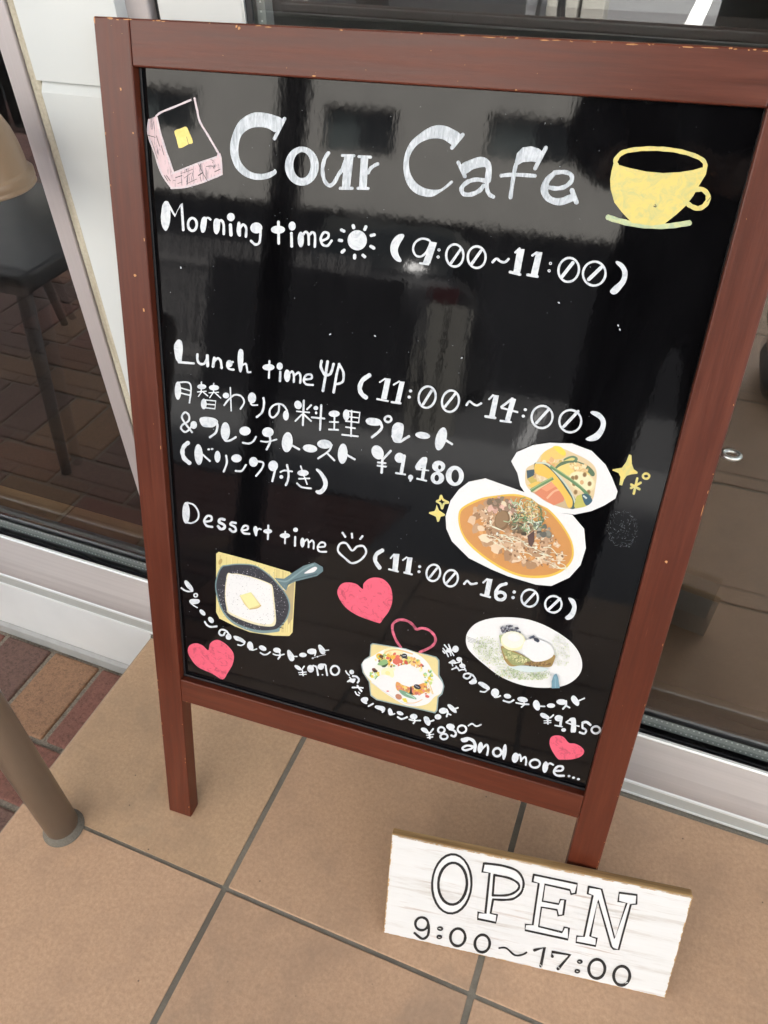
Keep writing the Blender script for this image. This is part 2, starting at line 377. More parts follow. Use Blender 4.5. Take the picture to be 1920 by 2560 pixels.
sp('sealant', [(YS-.006, .0004), (YS-.0045, .0035), (YS-.0015, .0040), (YS-.0015, .0004)], -.295, X1, 'sealant')

def glazed(name, label, cat, x0, x1, z0, z1, y, left):
    """fixed light: pane pocket, rubber, spacer with punched dots, two panes"""
    w = empty(name, loc=((x0+x1)/2, y, z0)); tag(w, label, cat); L = w.location
    def B(n, b, m, bev=0): return box(n, (b[0]-L.x, b[1]-L.x, b[2]-L.y, b[3]-L.y, b[4]-L.z, b[5]-L.z), m, w, bev)
    gm = 'window_glass_left' if left else 'window_glass'
    B('glass_pane', (x0, x1, y, y+.004, z0, z1), gm)
    B('glass_pane', (x0, x1, y+.018, y+.021, z0, z1), gm)
    B('gasket', (x0, x1, y-.0160, y-.0004, z0-.003, z0+.0040), 'black_rubber', .0008)
    B('gasket', (x0, x1, y-.0028, y-.0004, z0+.0042, z0+.0075), 'black_rubber', .0006)
    B('spacer', (x0, x1, y+.0052, y+.0168, z0+.009, z0+.0296), 'spacer_grey')
    B('glazing_tape', (x0, x1, y+.0042, y+.0178, z0+.0300, z0+.0308), 'black_rubber')
    return w, B
def dots(B, w, x0, x1, y, z0, name='spacer_hole'):
    L = w.location; bm = bmesh.new(); x = x0
    while x < x1:
        for zz, r in ((z0+.0140, .0009), (z0+.0255, .0009)):
            box_bm(bm, x-r-L.x, x+r-L.x, y+.0049-L.y, y+.0053-L.y, zz-r-L.z, zz+r-L.z)
        x += .0062
    me = bpy.data.meshes.new(name); bm.to_mesh(me); bm.free(); o = link(name, me, 'bright_dot', w); o['kind'] = 'stuff'
GY = .330
w, B = glazed('shop_window', 'left shop window pane mirroring brick paving beside the white wall panel', 'window', X0+.02, -.2660, .074, 2.2, GY, True)
dots(B, w, -.95, -.272, GY, .074)
B('inner_rail', (X0+.02, -.25, GY+.0215, GY+.0300, .02, .1000), 'white_coated_metal', .002)
B('inner_rail', (X0+.02, -.25, GY+.0305, GY+.0450, .02, .0880), 'white_coated_metal', .002)
B('jamb', (-.2650, -.2445, YD-.001, YD+.045, .0945, 2.2), 'jamb_aluminium', .0015)
B('weather_seal', (-.2443, -.2315, YD+.001, YD+.03, .0945, 2.2), 'weather_seal', .003)
w, B = glazed('glass_door', 'right glass door pane behind the menu board, mirroring tiles and street', 'door', -.0255, X1, .074, 2.2, GY, False)
dots(B, w, .0, 1.25, GY, .074)
bm = bmesh.new(); z = .12
while z < .95:
    box_bm(bm, -.0160-.0007-w.location.x, -.0160+.0007-w.location.x, GY+.0044-w.location.y, GY+.0047-w.location.y, z-.0007-w.location.z, z+.0007-w.location.z); z += .0062
me = bpy.data.meshes.new('spacer_hole'); bm.to_mesh(me); bm.free(); o = link('spacer_hole', me, 'bright_dot', w); o['kind'] = 'stuff'
B('spacer', (-.0195, -.0125, GY+.0048, GY+.0168, .106, 2.2), 'spacer_grey')
B('gasket', (-.0250, -.0192, GY-.003, GY-.0004, .0955, 2.2), 'black_rubber', .001)
B('stile', (-.1030, -.0262, .326, .372, .0945, 2.2), 'white_coated_metal', .002)
B('stile_edge', (-.0262, -.0251, .3255, .3290, .0945, 2.2), 'bright_aluminium')
po = box('door_post', (-.1410, -.1105, .3245, .372, .0945, 2.2), 'jamb_aluminium', None, .002); tag(po, 'pale grey aluminium post between the white wall panel and the glass door', 'door post')
gs = box('post_seal', (-.1103, -.1032, .334, .37, .0945, 2.2), 'black_rubber', po)
# white siding panel: two boards with a bevelled lap joint at .757
wp = empty('wall_panel', loc=(-.182, YD, 0)); tag(wp, 'white lap siding panel between left shop window and door post', 'wall panel')
def WP(n, prof, m): return strip(n, [(y-YD, z) for y, z in prof], -.2312+.182, -.1315+.182, m, wp)
WP('board', [(YD-.002, .0975), (YD-.002, .7490), (YD+.003, .7575), (YD+.02, .7575), (YD+.02, .0975)], 'white_siding')
WP('board', [(YD-.004, .7590), (YD-.004, 2.2), (YD+.02, 2.2), (YD+.02, .7590)], 'white_siding')
WP('joint_shadow_gap', [(YD+.004, .7577), (YD+.004, .7588), (YD+.02, .7588), (YD+.02, .7577)], 'black_rubber')
# header, room behind, added roof that shades the porch
hd = box('upper_wall', (-6, 5, YS, YD+.15, 2.205, 3.4), 'white_siding'); tag(hd, kind='structure')
tag(box('side_wall', (-6, X0-.005, YS, YD+.15, ZB-.03, 2.2), 'white_siding'), kind='structure')
tag(box('side_wall', (X1+.005, 5, YS, YD+.15, ZB-.03, 2.2), 'white_siding'), kind='structure')
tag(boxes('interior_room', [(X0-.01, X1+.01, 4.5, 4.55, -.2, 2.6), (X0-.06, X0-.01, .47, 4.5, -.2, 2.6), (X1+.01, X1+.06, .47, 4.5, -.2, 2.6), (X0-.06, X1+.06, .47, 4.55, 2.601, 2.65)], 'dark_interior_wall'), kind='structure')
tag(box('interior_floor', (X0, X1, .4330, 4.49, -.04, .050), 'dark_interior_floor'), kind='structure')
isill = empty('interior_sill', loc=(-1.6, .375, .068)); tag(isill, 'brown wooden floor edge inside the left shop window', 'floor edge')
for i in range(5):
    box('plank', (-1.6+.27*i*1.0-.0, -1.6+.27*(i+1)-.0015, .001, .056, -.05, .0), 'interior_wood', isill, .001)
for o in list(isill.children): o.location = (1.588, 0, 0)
roof = box('added_shade_roof', (-6, 5, -1.75, YS-.002, 2.45, 2.62), 'canopy_white'); tag(roof, kind='structure')  # unseen slab, added to keep the front darker than the street
post = lathe('porch_post', [(0, ZB), (.045, ZB), (.045, 2.45), (0, 2.45)], 'dark_metal', None, 24, (-.60, -1.30, 0)); tag(post, 'dark round post under the added shade roof, mirrored in the menu board', 'post')

# ------------------------------------------------------------------ brown pole and lamp shade at the left
pole = empty('metal_pole', loc=(-.2243, -.0108, 0)); tag(pole, 'brown painted round metal pole set in the tiles at lower left', 'pole')
lathe('tube', [(0, .0006), (.0199, .0006), (.0199, .58), (.018, .592), (.012, .598), (0, .60)], 'brown_pole_paint', pole, 48)
lathe('sealant_ring', [(.0198, .010), (.0215, .0075), (.0238, .0035), (.0250, .0008), (.0250, .0003)], 'sealant', pole, 48)
lamp = empty('wall_lamp', loc=(-.2580, .2397, .6935)); tag(lamp, 'tan enamel lamp shade with rolled rim at upper left by the jamb', 'lamp')
lathe('lamp_shade', [(.0430, -.0050), (.0448, -.0046), (.0462, -.0030), (.0456, -.0012), (.0450, -.0006), (.0462, .0010), (.0462, .0066), (.0450, .0078), (.0425, .0082), (.0422, .0095), (.0418, .018), (.0404, .029), (.0378, .040), (.0335, .0500), (.0272, .0582), (.0190, .0640), (.010, .0668), (.0, .0675)], 'tan_enamel', lamp, 64)
lathe('lamp_shade_lining', [(.0428, -.0048), (.0385, .009), (.0320, .036), (.0150, .054), (.0, .058)], 'canopy_white', lamp, 48)
tube('lamp_arm', [(0, 0, .062), (0, 0, .12), (-.03, 0, .19), (-.10, .01, .22), (-.16, .03, .225), (-.16, .05, .225)], .007, 'tan_enamel', lamp)

# ------------------------------------------------------------------ menu board, leaning on the door
BO = Vector((-.11380393, .0558952, 0)); BX = Vector((.99854316, .05395884, 0)); BU = Vector((-.0140834, .26062234, .9653381)); BN = BX.cross(BU)
MB = Matrix(((BX.x, -BN.x, BU.x, BO.x), (BX.y, -BN.y, BU.y, BO.y), (BX.z, -BN.z, BU.z, BO.z), (0, 0, 0, 1)))   # local x across, y into the board, z up the board
W, H, A_, V1, V0, D = .5067, .8455, .0308, .2220, .1905, .0187
RT = .0312
board = empty('menu_board', MB); tag(board, 'dark red wooden framed black menu board leaning on the glass door', 'menu board')
def FB(n, b, m, bev=.0012): return box(n, b, m, board, bev)
FB('stile', (0, A_-.0002, 0, D, 0, H), 'frame_paint_upright')
FB('stile', (W-A_+.0002, W, 0, D, 0, H), 'frame_paint_upright')
FB('top_rail', (A_, W-A_, .0002, D-.0002, H-RT, H-.0002), 'frame_paint_across')
FB('bottom_rail', (A_, W-A_, .0002, D-.0002, V0, V1), 'frame_paint_across')
PD = .0092
panel = FB('black_panel', (A_-.003, W-A_+.003, PD, PD+.005, V1-.003, H-RT+.003), 'black_gloss_board', 0)
box('black_beading', (A_+.0001, W-A_-.0001, PD-.0022, PD-.0002, V1+.0001, V1+.0028), 'black_line', board, .0006)
box('black_beading', (A_+.0001, A_+.0022, PD-.0016, PD-.0002, V1+.0030, H-RT-.0001), 'black_line', board, .0003)
box('back_panel', (.004, W-.004, D+.0002, D+.0026, V0, H-.0006), 'solid_white_paint', board)
# screw eye in the right edge
ev = .5885
ring = [(W+.0085+.0062*math.cos(a), D*.5+.0062*math.sin(a), ev+.0006*math.sin(a)) for a in [2*math.pi*i/28 for i in range(28)]]
se = tube('screw_eye', [(W-.002, D*.5, ev)]+[(W+.004, D*.5, ev)], .0015, 'galvanised_wire', board)
tube('eye_ring', ring, .0018, 'galvanised_wire', se, 12, True)
# flakes where the paint has chipped to bare wood
bm = bmesh.new()
def chip(u, v, su, sv, face='f'):
    n = rnd.randint(5, 8); ps = []
    for i in range(n):
        a = 2*math.pi*i/n; k = rnd.uniform(.5, 1)
        du, dv = math.cos(a)*su*k, math.sin(a)*sv*k
        if face == 'f': ps.append(bm.verts.new((u+du, -.00012, v+dv)))
        elif face == 't': ps.append(bm.verts.new((u+du, v+dv, H+.00012)))
    bm.faces.new(ps)
for i in range(46):
    chip(rnd.choice((rnd.uniform(.005, .5), rnd.uniform(.3, .5))), H-.0011-rnd.random()*.0007, rnd.choice((.0008, .0015, .0035, .006))*rnd.uniform(.6, 1.2), rnd.uniform(.0003, .0006))
for i in range(16): chip(W-.0012, rnd.uniform(.02, .84), .00035, rnd.choice((.001, .002, .006))*rnd.uniform(.6, 1.3))
for i in range(12): chip(A_-.0016 if i % 2 else .0014, rnd.uniform(0, .8), .0005, rnd.uniform(.0008, .003))
for i in range(14): chip(rnd.uniform(.03, .47), V0+.0012, rnd.uniform(.0006, .002), .0005)
for i in range(14): chip(rnd.uniform(.002, .5), H-rnd.random()*.029, .0004, .0003)
for i in range(8): chip(rnd.choice((rnd.uniform(.002, .029), rnd.uniform(.478, .504))), rnd.uniform(.05, .8), .0003, .0004)
def to_board(px, py, off=0.0):
    """photograph point -> point on the plane of the board (u, v)"""
    d = _r*((px-960)/FPX)+_d*((py-1280)/FPX)+_f
    O = BO-BN*off; t_ = (O-CAM_P).dot(BN)/d.dot(BN); P_ = CAM_P+d*t_-BO
    return P_.dot(BX), P_.dot(BU)
for px, py, a, b in ((338, 689, .0022, .0014), (360, 775, .0012, .0022), (598, 70, .0018, .0016), (591, 67, .001, .001), (302, 223, .0012, .002), (333, 333, .0012, .001), (1666, 1405, .0014, .0016), (786, 190, .0022, .0006), (1290, 225, .001, .0006), (275, 46, .003, .0009), (236, 50, .0008, .003)):
    u, v_ = to_board(px, py); chip(u, v_, a, b)
me = bpy.data.meshes.new('paint_chips'); bm.to_mesh(me); bm.free(); o = link('paint_chips', me, 'bare_wood_chip', board); o['kind'] = 'stuff'

# ---------- hand lettering: strokes traced in the picture, laid as thin paint on the board
FR = {'A': (360, 220, .36166), 'B': (960, 260, .36166), 'M': (380, 480, .36166), 'N': (960, 540, .38577), 'L': (420, 830, .30139), 'K': (860, 870, .42194),
      'J': (420, 1020, .28933), 'H': (860, 1040, .21700), 'D': (440, 1230, .25317), 'E': (820, 1300, .39783), 'F': (440, 1360, .26522), 'G': (820, 1420, .21700),
      'I': (1080, 1520, .26522), 'P': (1060, 1080, .34961), 'Q': (1500, 340, .18083), 'R': (360, 220, .13261), 'S': (900, 2000, .51838),
      'a': (1090, 1600, .14706), 'b': (850, 1660, .12605), 'c': (970, 1740, .21008), 'd': (1330, 1720, .18908), 'e': (690, 1600, .18908), 'f': (440, 1440, .21008), 'g': (540, 1560, .21008)}
def cr(pts, closed=False, n=7):
    out = []; m = len(pts)
    rng = range(m if closed else m-1)
    for i in rng:
        p0 = pts[(i-1) % m] if closed or i > 0 else pts[0]; p1 = pts[i]; p2 = pts[(i+1) % m]; p3 = pts[(i+2) % m] if closed or i+2 < m else pts[-1]
        for k in range(n):
            t_ = k/n; out.append(tuple(.5*((2*p1[j])+(-p0[j]+p2[j])*t_+(2*p0[j]-5*p1[j]+4*p2[j]-p3[j])*t_*t_+(-p0[j]+3*p1[j]-3*p2[j]+p3[j])*t_**3) for j in (0, 1)))
    if not closed: out.append(pts[-1])
    return out
def ell(cx, cy, rx, ry, rot=0, n=26):
    c_, s_ = math.cos(math.radians(rot)), math.sin(math.radians(rot))
    return [(cx+rx*math.cos(a)*c_-ry*math.sin(a)*s_, cy+rx*math.cos(a)*s_+ry*math.sin(a)*c_) for a in [2*math.pi*i/n for i in range(n)]]
class Paint:
    def __init__(s, mapper, depth): s.v, s.f, s.m, s.c, s.k, s.mp, s.dp, s.mi = [], [], [], [], 0, mapper, depth, 0; s.st = 6e-6
    def add(s, pts, h): s.v.append((pts[0], pts[1], h)); return len(s.v)-1
    def poly(s, pts, col=None):
        s.k += 1; h = s.k*s.st; base = len(s.v)
        for p in pts: s.add(p, h)
        s.f.append(tuple(range(base, base+len(pts)))); s.m.append(s.mi); s.c.append(col)
    def quads(s, a, b, closed, col=None):
        s.k += 1; h = s.k*s.st; n = len(a); base = len(s.v)
        for i in range(n): s.add(a[i], h+i*s.st*.03); s.add(b[i], h+i*s.st*.03)
        for i in range(n if closed else n-1):
            j = (i+1) % n; s.f.append((base+2*i, base+2*i+1, base+2*j+1, base+2*j)); s.m.append(s.mi); s.c.append(col)
    def stroke(s, pts, w, closed=False, col=None, caps=True):
        L_, R_ = [], []; n = len(pts); ph = rnd.uniform(0, 6)
        for i, p in enumerate(pts):
            a = pts[(i-1) % n] if closed or i > 0 else p; b = pts[(i+1) % n] if closed or i < n-1 else p
            dx, dy = b[0]-a[0], b[1]-a[1]; l = math.hypot(dx, dy) or 1; dx /= l; dy /= l
            ww = w/2*(1+.07*math.sin(ph+i*.9)+rnd.uniform(-.03, .03))
            L_.append((p[0]-dy*ww, p[1]+dx*ww)); R_.append((p[0]+dy*ww, p[1]-dx*ww))
        s.quads(L_, R_, closed, col)
        if not closed and caps:
            for p in (pts[0], pts[-1]): s.poly(ell(p[0], p[1], w*.52, w*.52, 0, 12), col)
    def run(s, fr, txt):
        """verbs: S smooth stroke, L straight stroke, C closed stroke, O ring, E ellipse, B smooth blob, P polygon, A two-ellipse ring"""
        x0, y0, k = FR[fr]; T = lambda p: (x0+p[0]*k, y0+p[1]*k)
        for it in txt.split(';'):
            it = it.split()
            if not it: continue
            op, a = it[0], it[1:]; q = lambda l_: [T(tuple(float(z) for z in p.split(','))) for p in l_]
            if op == 'S': s.stroke(cr(q(a[1:])), float(a[0])*k)
            elif op == 'L': s.stroke(cr(q(a[1:]), n=1) if len(a) > 3 else q(a[1:]), float(a[0])*k)
            elif op == 'C': s.stroke(cr(q(a[1:]), True), float(a[0])*k, True)
            elif op == 'O':
                e = [float(z) for z in a[1].split(',')]; s.stroke([T(p) for p in ell(*e)], float(a[0])*k, True)
            elif op == 'E':
                e = [float(z) for z in a[0].split(',')]; s.poly([T(p) for p in ell(*e)])
            elif op == 'B': s.poly(cr(q(a), True, 5))
            elif op == 'P': s.poly(q(a))
            elif op == 'A':
                e = [float(z) for z in a[0].split(',')]; s.quads([T(p) for p in ell(*e[:4], 0, 40)], [T(p) for p in ell(*e[4:8], 0, 40)], True)
    def build(s, name, mats, parent, label=None):
        vs_ = []
        for x, y_, h in s.v: u, v_ = s.mp(x, y_); vs_.append((u, s.dp-h, v_))
        me = bpy.data.meshes.new(name); me.from_pydata(vs_, [], s.f); o = link(name, me, mats, parent)
        for i, p in enumerate(me.polygons): p.material_index = s.m[i]
        if any(c is not None for c in s.c):
            at = me.color_attributes.new('Col', 'FLOAT_COLOR', 'CORNER')
            for i, p in enumerate(me.polygons):
                c = s.c[i] or (1, 1, 1)
                for li in p.loop_indices: at.data[li].color = (c[0], c[1], c[2], 1)
        # make every face look outwards
        bm = bmesh.new(); bm.from_mesh(me)
        for f in bm.faces:
            f.normal_update()
            if f.normal.y > 0: f.normal_flip()
        big = [f for f in bm.faces if len(f.verts) > 4]
        bmesh.ops.triangulate(bm, faces=big, ngon_method='EAR_CLIP')
        bm.to_mesh(me); bm.free()
        if label: o['label'] = label
        return o
bmap = lambda x, y_: to_board(x, y_, PD)
def write(fr, txt, mat='white_marker', name='lettering', label=None):
    p = Paint(bmap, PD-.00015)
    for f_, t_ in (fr if isinstance(fr, list) else [(fr, txt)]): p.run(f_, t_)
    return p.build(name, mat, panel, label)
def colon(fr, *p): return ''.join('O 6 %s,7,7;' % q for q in p)

write([('A', 'B 955,215 905,190 850,175 780,168 720,185 660,230 625,290 600,370 597,440 610,500 640,560 690,605 750,630 800,635 860,625 905,600 918,580 905,560 890,572 840,590 793,593 740,580 700,550 670,510 655,460 655,400 665,350 690,310 740,278 800,270 860,280 905,305 930,270;'
 'L 24 972,212 903,350;A 1092,540,117,135,1093,533,60,90;S 26 1275,450 1250,490 1235,560 1245,630 1275,672 1310,660 1345,600 1375,555 1392,505;P 1385,465 1450,465 1425,692 1368,692;L 20 1372,466 1452,468;L 20 1357,693 1440,693;'
 'P 1500,474 1551,474 1540,690 1487,690;L 20 1487,474 1567,478;L 20 1480,693 1550,694;S 24 1550,585 1570,553 1600,532 1616,525'),
 ('B', 'L 26 545,212 470,303;B 530,210 470,170 420,150 360,148 300,170 230,220 180,270 145,350 135,430 145,510 175,575 225,620 290,640 340,638 390,610 440,575 478,542 465,530 430,560 390,588 340,592 280,580 225,545 190,495 175,440 175,380 195,330 235,280 290,250 350,237 410,245 450,270 478,285 510,255;'
 'L 26 515,405 560,500;B 535,420 600,385 665,365 715,380 742,420 745,480 735,540 700,540 700,490 705,450 690,435 620,450 560,482;S 30 700,530 640,522 580,538 538,580 550,620 600,625 655,602 690,565;S 28 712,530 714,590 730,625 755,640;'
 'P 905,400 920,340 960,300 1020,292 1070,308 1098,330 1065,405 1020,397 960,402 930,420;L 26 1120,302 1045,445;S 27 922,395 905,450 890,540 875,645;S 26 812,495 900,488 1043,496;'
 'S 30 1135,575 1190,583 1250,572 1297,530 1292,488 1245,470 1180,474;B 1190,460 1125,500 1085,570 1090,625 1130,675 1200,700 1260,690 1330,655 1290,625 1220,650 1160,640 1135,600 1145,540 1185,492;L 32 1300,597 1330,678')],
 None, 'thin_white_marker', 'lettering', 'large streaky grey-white shop name across the top of the board')
write([('M', 'B 66,130 75,85 95,62 120,80 128,150 122,220 98,268 72,240 62,185;L 18 105,72 160,165 205,80 217,262;O 18 280,224,30,44;B 335,230 345,185 362,170 380,185 375,240 365,275 345,280 336,255;S 14 365,185 388,178 405,190;'
 'B 425,220 432,190 450,182 470,200 468,260 450,292 430,275;S 17 455,212 480,195 496,225 497,290;E 546,173,27,29;L 22 543,228 547,296;B 588,240 595,208 612,215 616,300 596,302 586,270;S 17 612,245 632,225 652,250 650,308;E 722,248,42,38;S 17 752,240 750,300 742,350 715,362 686,338;'
 'E 872,260,49,28;L 18 875,206 877,355;E 970,235,25,31;L 20 965,285 967,374;E 1030,328,22,54;S 17 1042,300 1062,275 1082,295 1085,362;S 17 1085,300 1110,278 1128,300 1127,378;S 17 1172,338 1215,318 1220,287 1190,280 1168,320 1180,362 1215,370 1243,336;'
 'E 1420,333,67,70;L 22 1392,232 1396,246;L 22 1480,240 1472,258;L 22 1312,262 1328,270;L 22 1297,333 1312,335;L 22 1316,415 1330,402;L 22 1402,437 1402,455;L 22 1460,437 1472,447;L 22 1515,375 1535,387;L 22 1517,300 1537,295'),
 ('N', 'B 120,115 133,130 108,175 92,215 97,250 115,285 105,298 75,285 50,250 42,205 55,160 85,125;C 14 300,165 250,146 205,170 190,215 208,255 245,260 280,225;P 305,165 345,172 300,308 252,304;L 14 235,305 288,312;' + colon('N', '358,219', '352,265') +
 'O 15 460,255,56,72;L 18 437,303 500,212;O 15 602,266,58,70;L 18 567,313 630,224;S 16 705,298 730,276 755,293 785,298 808,278;P 865,212 913,214 882,372 838,368;L 14 852,235 880,210;L 18 818,362 882,378;P 988,232 1028,234 995,388 950,384;L 14 962,255 990,236;L 18 932,380 995,391;' + colon('N', '1080,306', '1071,354') +
 'O 15 1198,348,66,78,12;L 22 1152,395 1225,302;O 15 1363,372,73,78,12;L 22 1327,410 1408,332;B 1510,290 1550,310 1578,360 1570,420 1545,460 1510,500 1480,505 1465,485 1490,455 1530,420 1545,380 1535,340 1503,305')],
 None, label='white hand lettering of the morning hours with a small sun')
write([('L', 'B 52,110 70,75 90,62 115,78 124,140 118,200 112,245 90,252 66,225 53,160;L 18 90,250 215,260;S 20 245,185 245,230 265,262 300,262 322,225 325,200;L 24 327,195 330,280;L 24 385,215 375,285;S 20 388,240 415,218 438,240 446,298;E 510,262,26,30;S 18 538,248 505,255 492,282 512,306 545,312;B 580,190 590,148 608,140 626,165 625,250 612,325 592,325 580,250;S 16 618,275 645,262 655,290 662,330 685,332;'
 'E 835,292,50,27;L 16 843,240 838,380;E 928,283,26,31;L 20 933,330 930,405;E 990,362,26,52;S 18 1005,348 1032,326 1045,355 1045,413;S 18 1050,360 1085,335 1100,365 1098,420;S 18 1132,392 1190,385 1190,355 1150,355 1127,395 1147,432 1203,438;'
 'S 22 1275,240 1270,290 1298,348 1322,356 1352,340 1375,265;L 24 1325,245 1310,350 1287,485;S 20 1420,265 1455,330 1455,400 1428,424 1395,430;L 22 1422,265 1400,350 1376,498;'
 'E 85,485,27,76;S 14 90,418 160,415 190,440 192,500 180,585;L 12 105,462 185,485;L 12 110,505 190,525;E 283,452,38,21;L 11 280,415 278,500;L 10 248,495 318,490;L 10 282,495 255,532;L 10 290,492 332,528;E 385,460,42,23;L 11 382,425 380,500;L 10 345,503 422,498;L 10 378,500 350,542;L 10 388,498 440,545;E 300,595,24,44;L 11 300,560 400,570 392,635 300,625;L 10 315,595 395,602;'
 'E 485,525,27,24;L 13 520,460 528,650;S 15 470,605 505,560 555,520 610,530 635,580 605,635;E 700,545,34,46;S 13 690,592 705,604 745,603;S 18 795,545 800,590 785,660 740,703;S 16 925,600 920,660 880,705 850,690 850,640 890,600 950,600 990,650 985,700;E 982,690,25,42;'
 'E 1082,602,31,36,-20;L 17 1130,567 1122,770;L 15 1190,605 1157,638;L 13 1072,655 1175,665;L 13 1113,682 1060,735;L 14 1132,682 1190,735;E 1230,628,20,18;E 1232,668,10,12;L 15 1197,705 1300,715;L 17 1275,605 1265,808;E 1382,675,46,27;L 15 1385,700 1382,800;L 14 1345,742 1415,745;L 15 1340,805 1415,808;E 1482,685,27,46;L 14 1480,650 1595,665 1585,748 1480,735;L 11 1500,700 1590,710;L 15 1527,650 1522,860;L 13 1480,785 1555,795;L 16 1450,848 1578,862'),
 ('K', 'S 26 152,160 112,190 96,235 108,270 132,290;P 248,176 280,180 255,302 222,297;L 10 215,200 245,180;L 12 200,300 262,312;P 333,195 362,198 335,322 305,318;L 10 297,215 330,195;L 12 285,318 338,325;E 397,252,10,9;E 389,288,10,9;O 13 495,288,50,64,12;L 16 472,330 520,252;O 13 633,312,50,64,12;L 16 602,343 664,265;S 13 728,335 745,314 770,330 790,337 815,325;'
 'P 890,274 920,278 895,403 862,398;L 12 862,300 885,277;L 15 840,402 897,411;P 992,290 1022,300 985,428 955,424;L 14 1000,297 935,345;L 13 937,352 1028,376;L 13 930,428 990,435;E 1076,362,10,9;E 1064,400,10,9;O 13 1175,405,62,66,14;L 17 1142,440 1213,362;O 13 1342,430,65,66,14;L 17 1302,463 1388,372;B 1470,370 1515,380 1550,425 1545,480 1510,535 1465,548 1435,540 1440,528 1490,500 1520,460 1515,420 1465,385')],
 None, label='white hand lettering of the lunch hours with a fork and knife')
write([('H', 'B 250,55 275,25 345,22 410,40 440,85 400,108 340,110 275,95;S 30 420,75 437,130 402,180 325,242;O 26 508,35,38,34;B 550,200 560,120 600,78 640,75 685,100 685,180 660,270 610,290 560,260;S 30 560,230 590,287 650,292 700,262 748,235;E 908,223,86,39,8;E 1118,262,62,136,15;L 26 1160,270 1245,322;'
 'E 388,418,66,86,-30;L 28 538,402 458,488;L 31 445,490 435,648;L 20 390,533 480,542;L 22 388,570 482,582;E 642,480,58,58;L 38 695,460 662,650;L 22 600,655 705,672;E 768,705,30,30;L 22 780,718 766,744;B 905,475 955,480 955,540 925,562 905,595 850,612 820,590 850,530;L 16 838,612 975,626;L 40 940,490 905,722;L 22 845,720 948,744;'
 'A 1092,578,75,66,1103,588,18,26;A 1078,712,78,72,1070,712,26,38;A 1278,687,104,116,1283,690,44,74'),
 ('J', 'S 17 210,207 150,130 122,75 150,36 183,62 180,110 130,142 115,175 150,205 190,180 215,130;E 225,145,29,34;B 275,110 285,82 340,75 410,90 435,120 400,160 350,165 300,155;S 20 418,120 430,150 415,210 365,250;E 498,200,40,80;S 18 480,250 500,280 540,278 588,250;E 668,197,49,39;S 17 650,298 700,305 740,285 762,248;E 865,207,50,42;S 14 805,285 860,290 940,270;S 19 880,235 885,290 855,355;'
 'E 1033,293,47,87,5;L 18 1072,320 1135,355;E 1230,347,63,34,8;E 1355,310,64,39,4;S 17 1418,318 1390,370 1300,433;L 17 1378,388 1440,450;E 1512,392,42,88,3;L 19 1550,405 1615,440;S 36 175,300 145,325 128,370 142,430 188,472;E 268,400,36,90,-3;L 17 305,402 365,455;E 355,355,12,9;E 384,352,12,9;E 431,418,26,51;S 18 505,410 512,470 485,546;E 595,432,45,35;S 17 588,540 640,540 676,490;'
 'E 742,463,38,43;S 17 775,458 825,470 815,520 765,583;E 912,497,42,46;L 19 932,520 905,628;S 15 975,550 1010,537 1075,545;S 19 1032,490 1045,560 1040,620 1022,662;E 983,592,17,16;E 1170,558,49,27;L 14 1150,500 1170,560 1205,653;L 14 1135,608 1225,605;S 16 1120,648 1160,680 1238,691;B 1290,520 1330,545 1380,620 1375,690 1330,740 1290,735 1280,712 1320,700 1345,660 1335,610 1305,560 1282,535')],
 None, label='white hand lettering of the monthly plate with drink and its price')
write([('D', 'E 100,205,37,107;S 17 115,105 180,130 222,200 215,268 160,305 110,300;S 22 285,292 345,282 350,245 312,236 280,280 302,330 358,344;S 26 478,272 440,266 425,295 470,320 482,350 445,366 416,337;S 23 590,305 552,300 540,320 583,345 590,382 560,390 532,366;S 21 655,377 703,370 710,340 677,333 650,370 670,405 725,412;B 765,370 775,340 795,338 808,365 800,430 782,428;S 16 800,385 820,362 840,368;'
 'E 907,387,44,23;L 19 913,330 908,464;E 1077,430,51,25;L 17 1080,390 1077,506;E 1182,372,24,22;L 21 1178,443 1176,528;E 1250,497,22,48;S 18 1265,490 1295,467 1310,490 1310,543;S 18 1315,500 1345,477 1362,500 1360,556;S 19 1410,542 1470,535 1468,502 1428,500 1400,545 1420,585 1485,588'),
 ('E', 'C 13 152,270 110,240 65,195 75,150 115,145 152,190 185,165 225,165 240,205 205,250;L 14 93,80 109,104;L 14 151,86 153,109;L 14 217,101 204,117;S 25 342,190 305,215 298,255 325,298;P 413,210 450,213 438,322 405,318;L 11 395,238 415,215;L 12 385,308 440,322;P 500,232 532,235 518,337 485,333;L 11 472,250 495,233;L 12 480,328 528,340;E 577,291,10,9;E 573,323,10,9;O 13 663,330,43,52,12;L 14 641,358 685,302;O 13 773,364,44,52,12;L 14 746,394 800,332;'
 'S 14 857,399 876,381 900,400 935,395;P 1003,365 1035,370 1012,483 980,478;L 12 977,390 1000,370;L 14 962,466 1018,482;S 20 1120,398 1080,412 1056,450 1056,480;O 20 1085,475,30,24;E 1171,450,11,10;E 1164,485,11,10;O 13 1268,488,52,54,14;L 16 1237,524 1304,452;O 13 1417,527,52,52,14;L 16 1382,564 1458,492;B 1515,485 1550,500 1563,550 1545,605 1510,625 1490,610 1520,580 1535,540 1515,500')],
 None, label='white hand lettering of the dessert hours with a small heart')
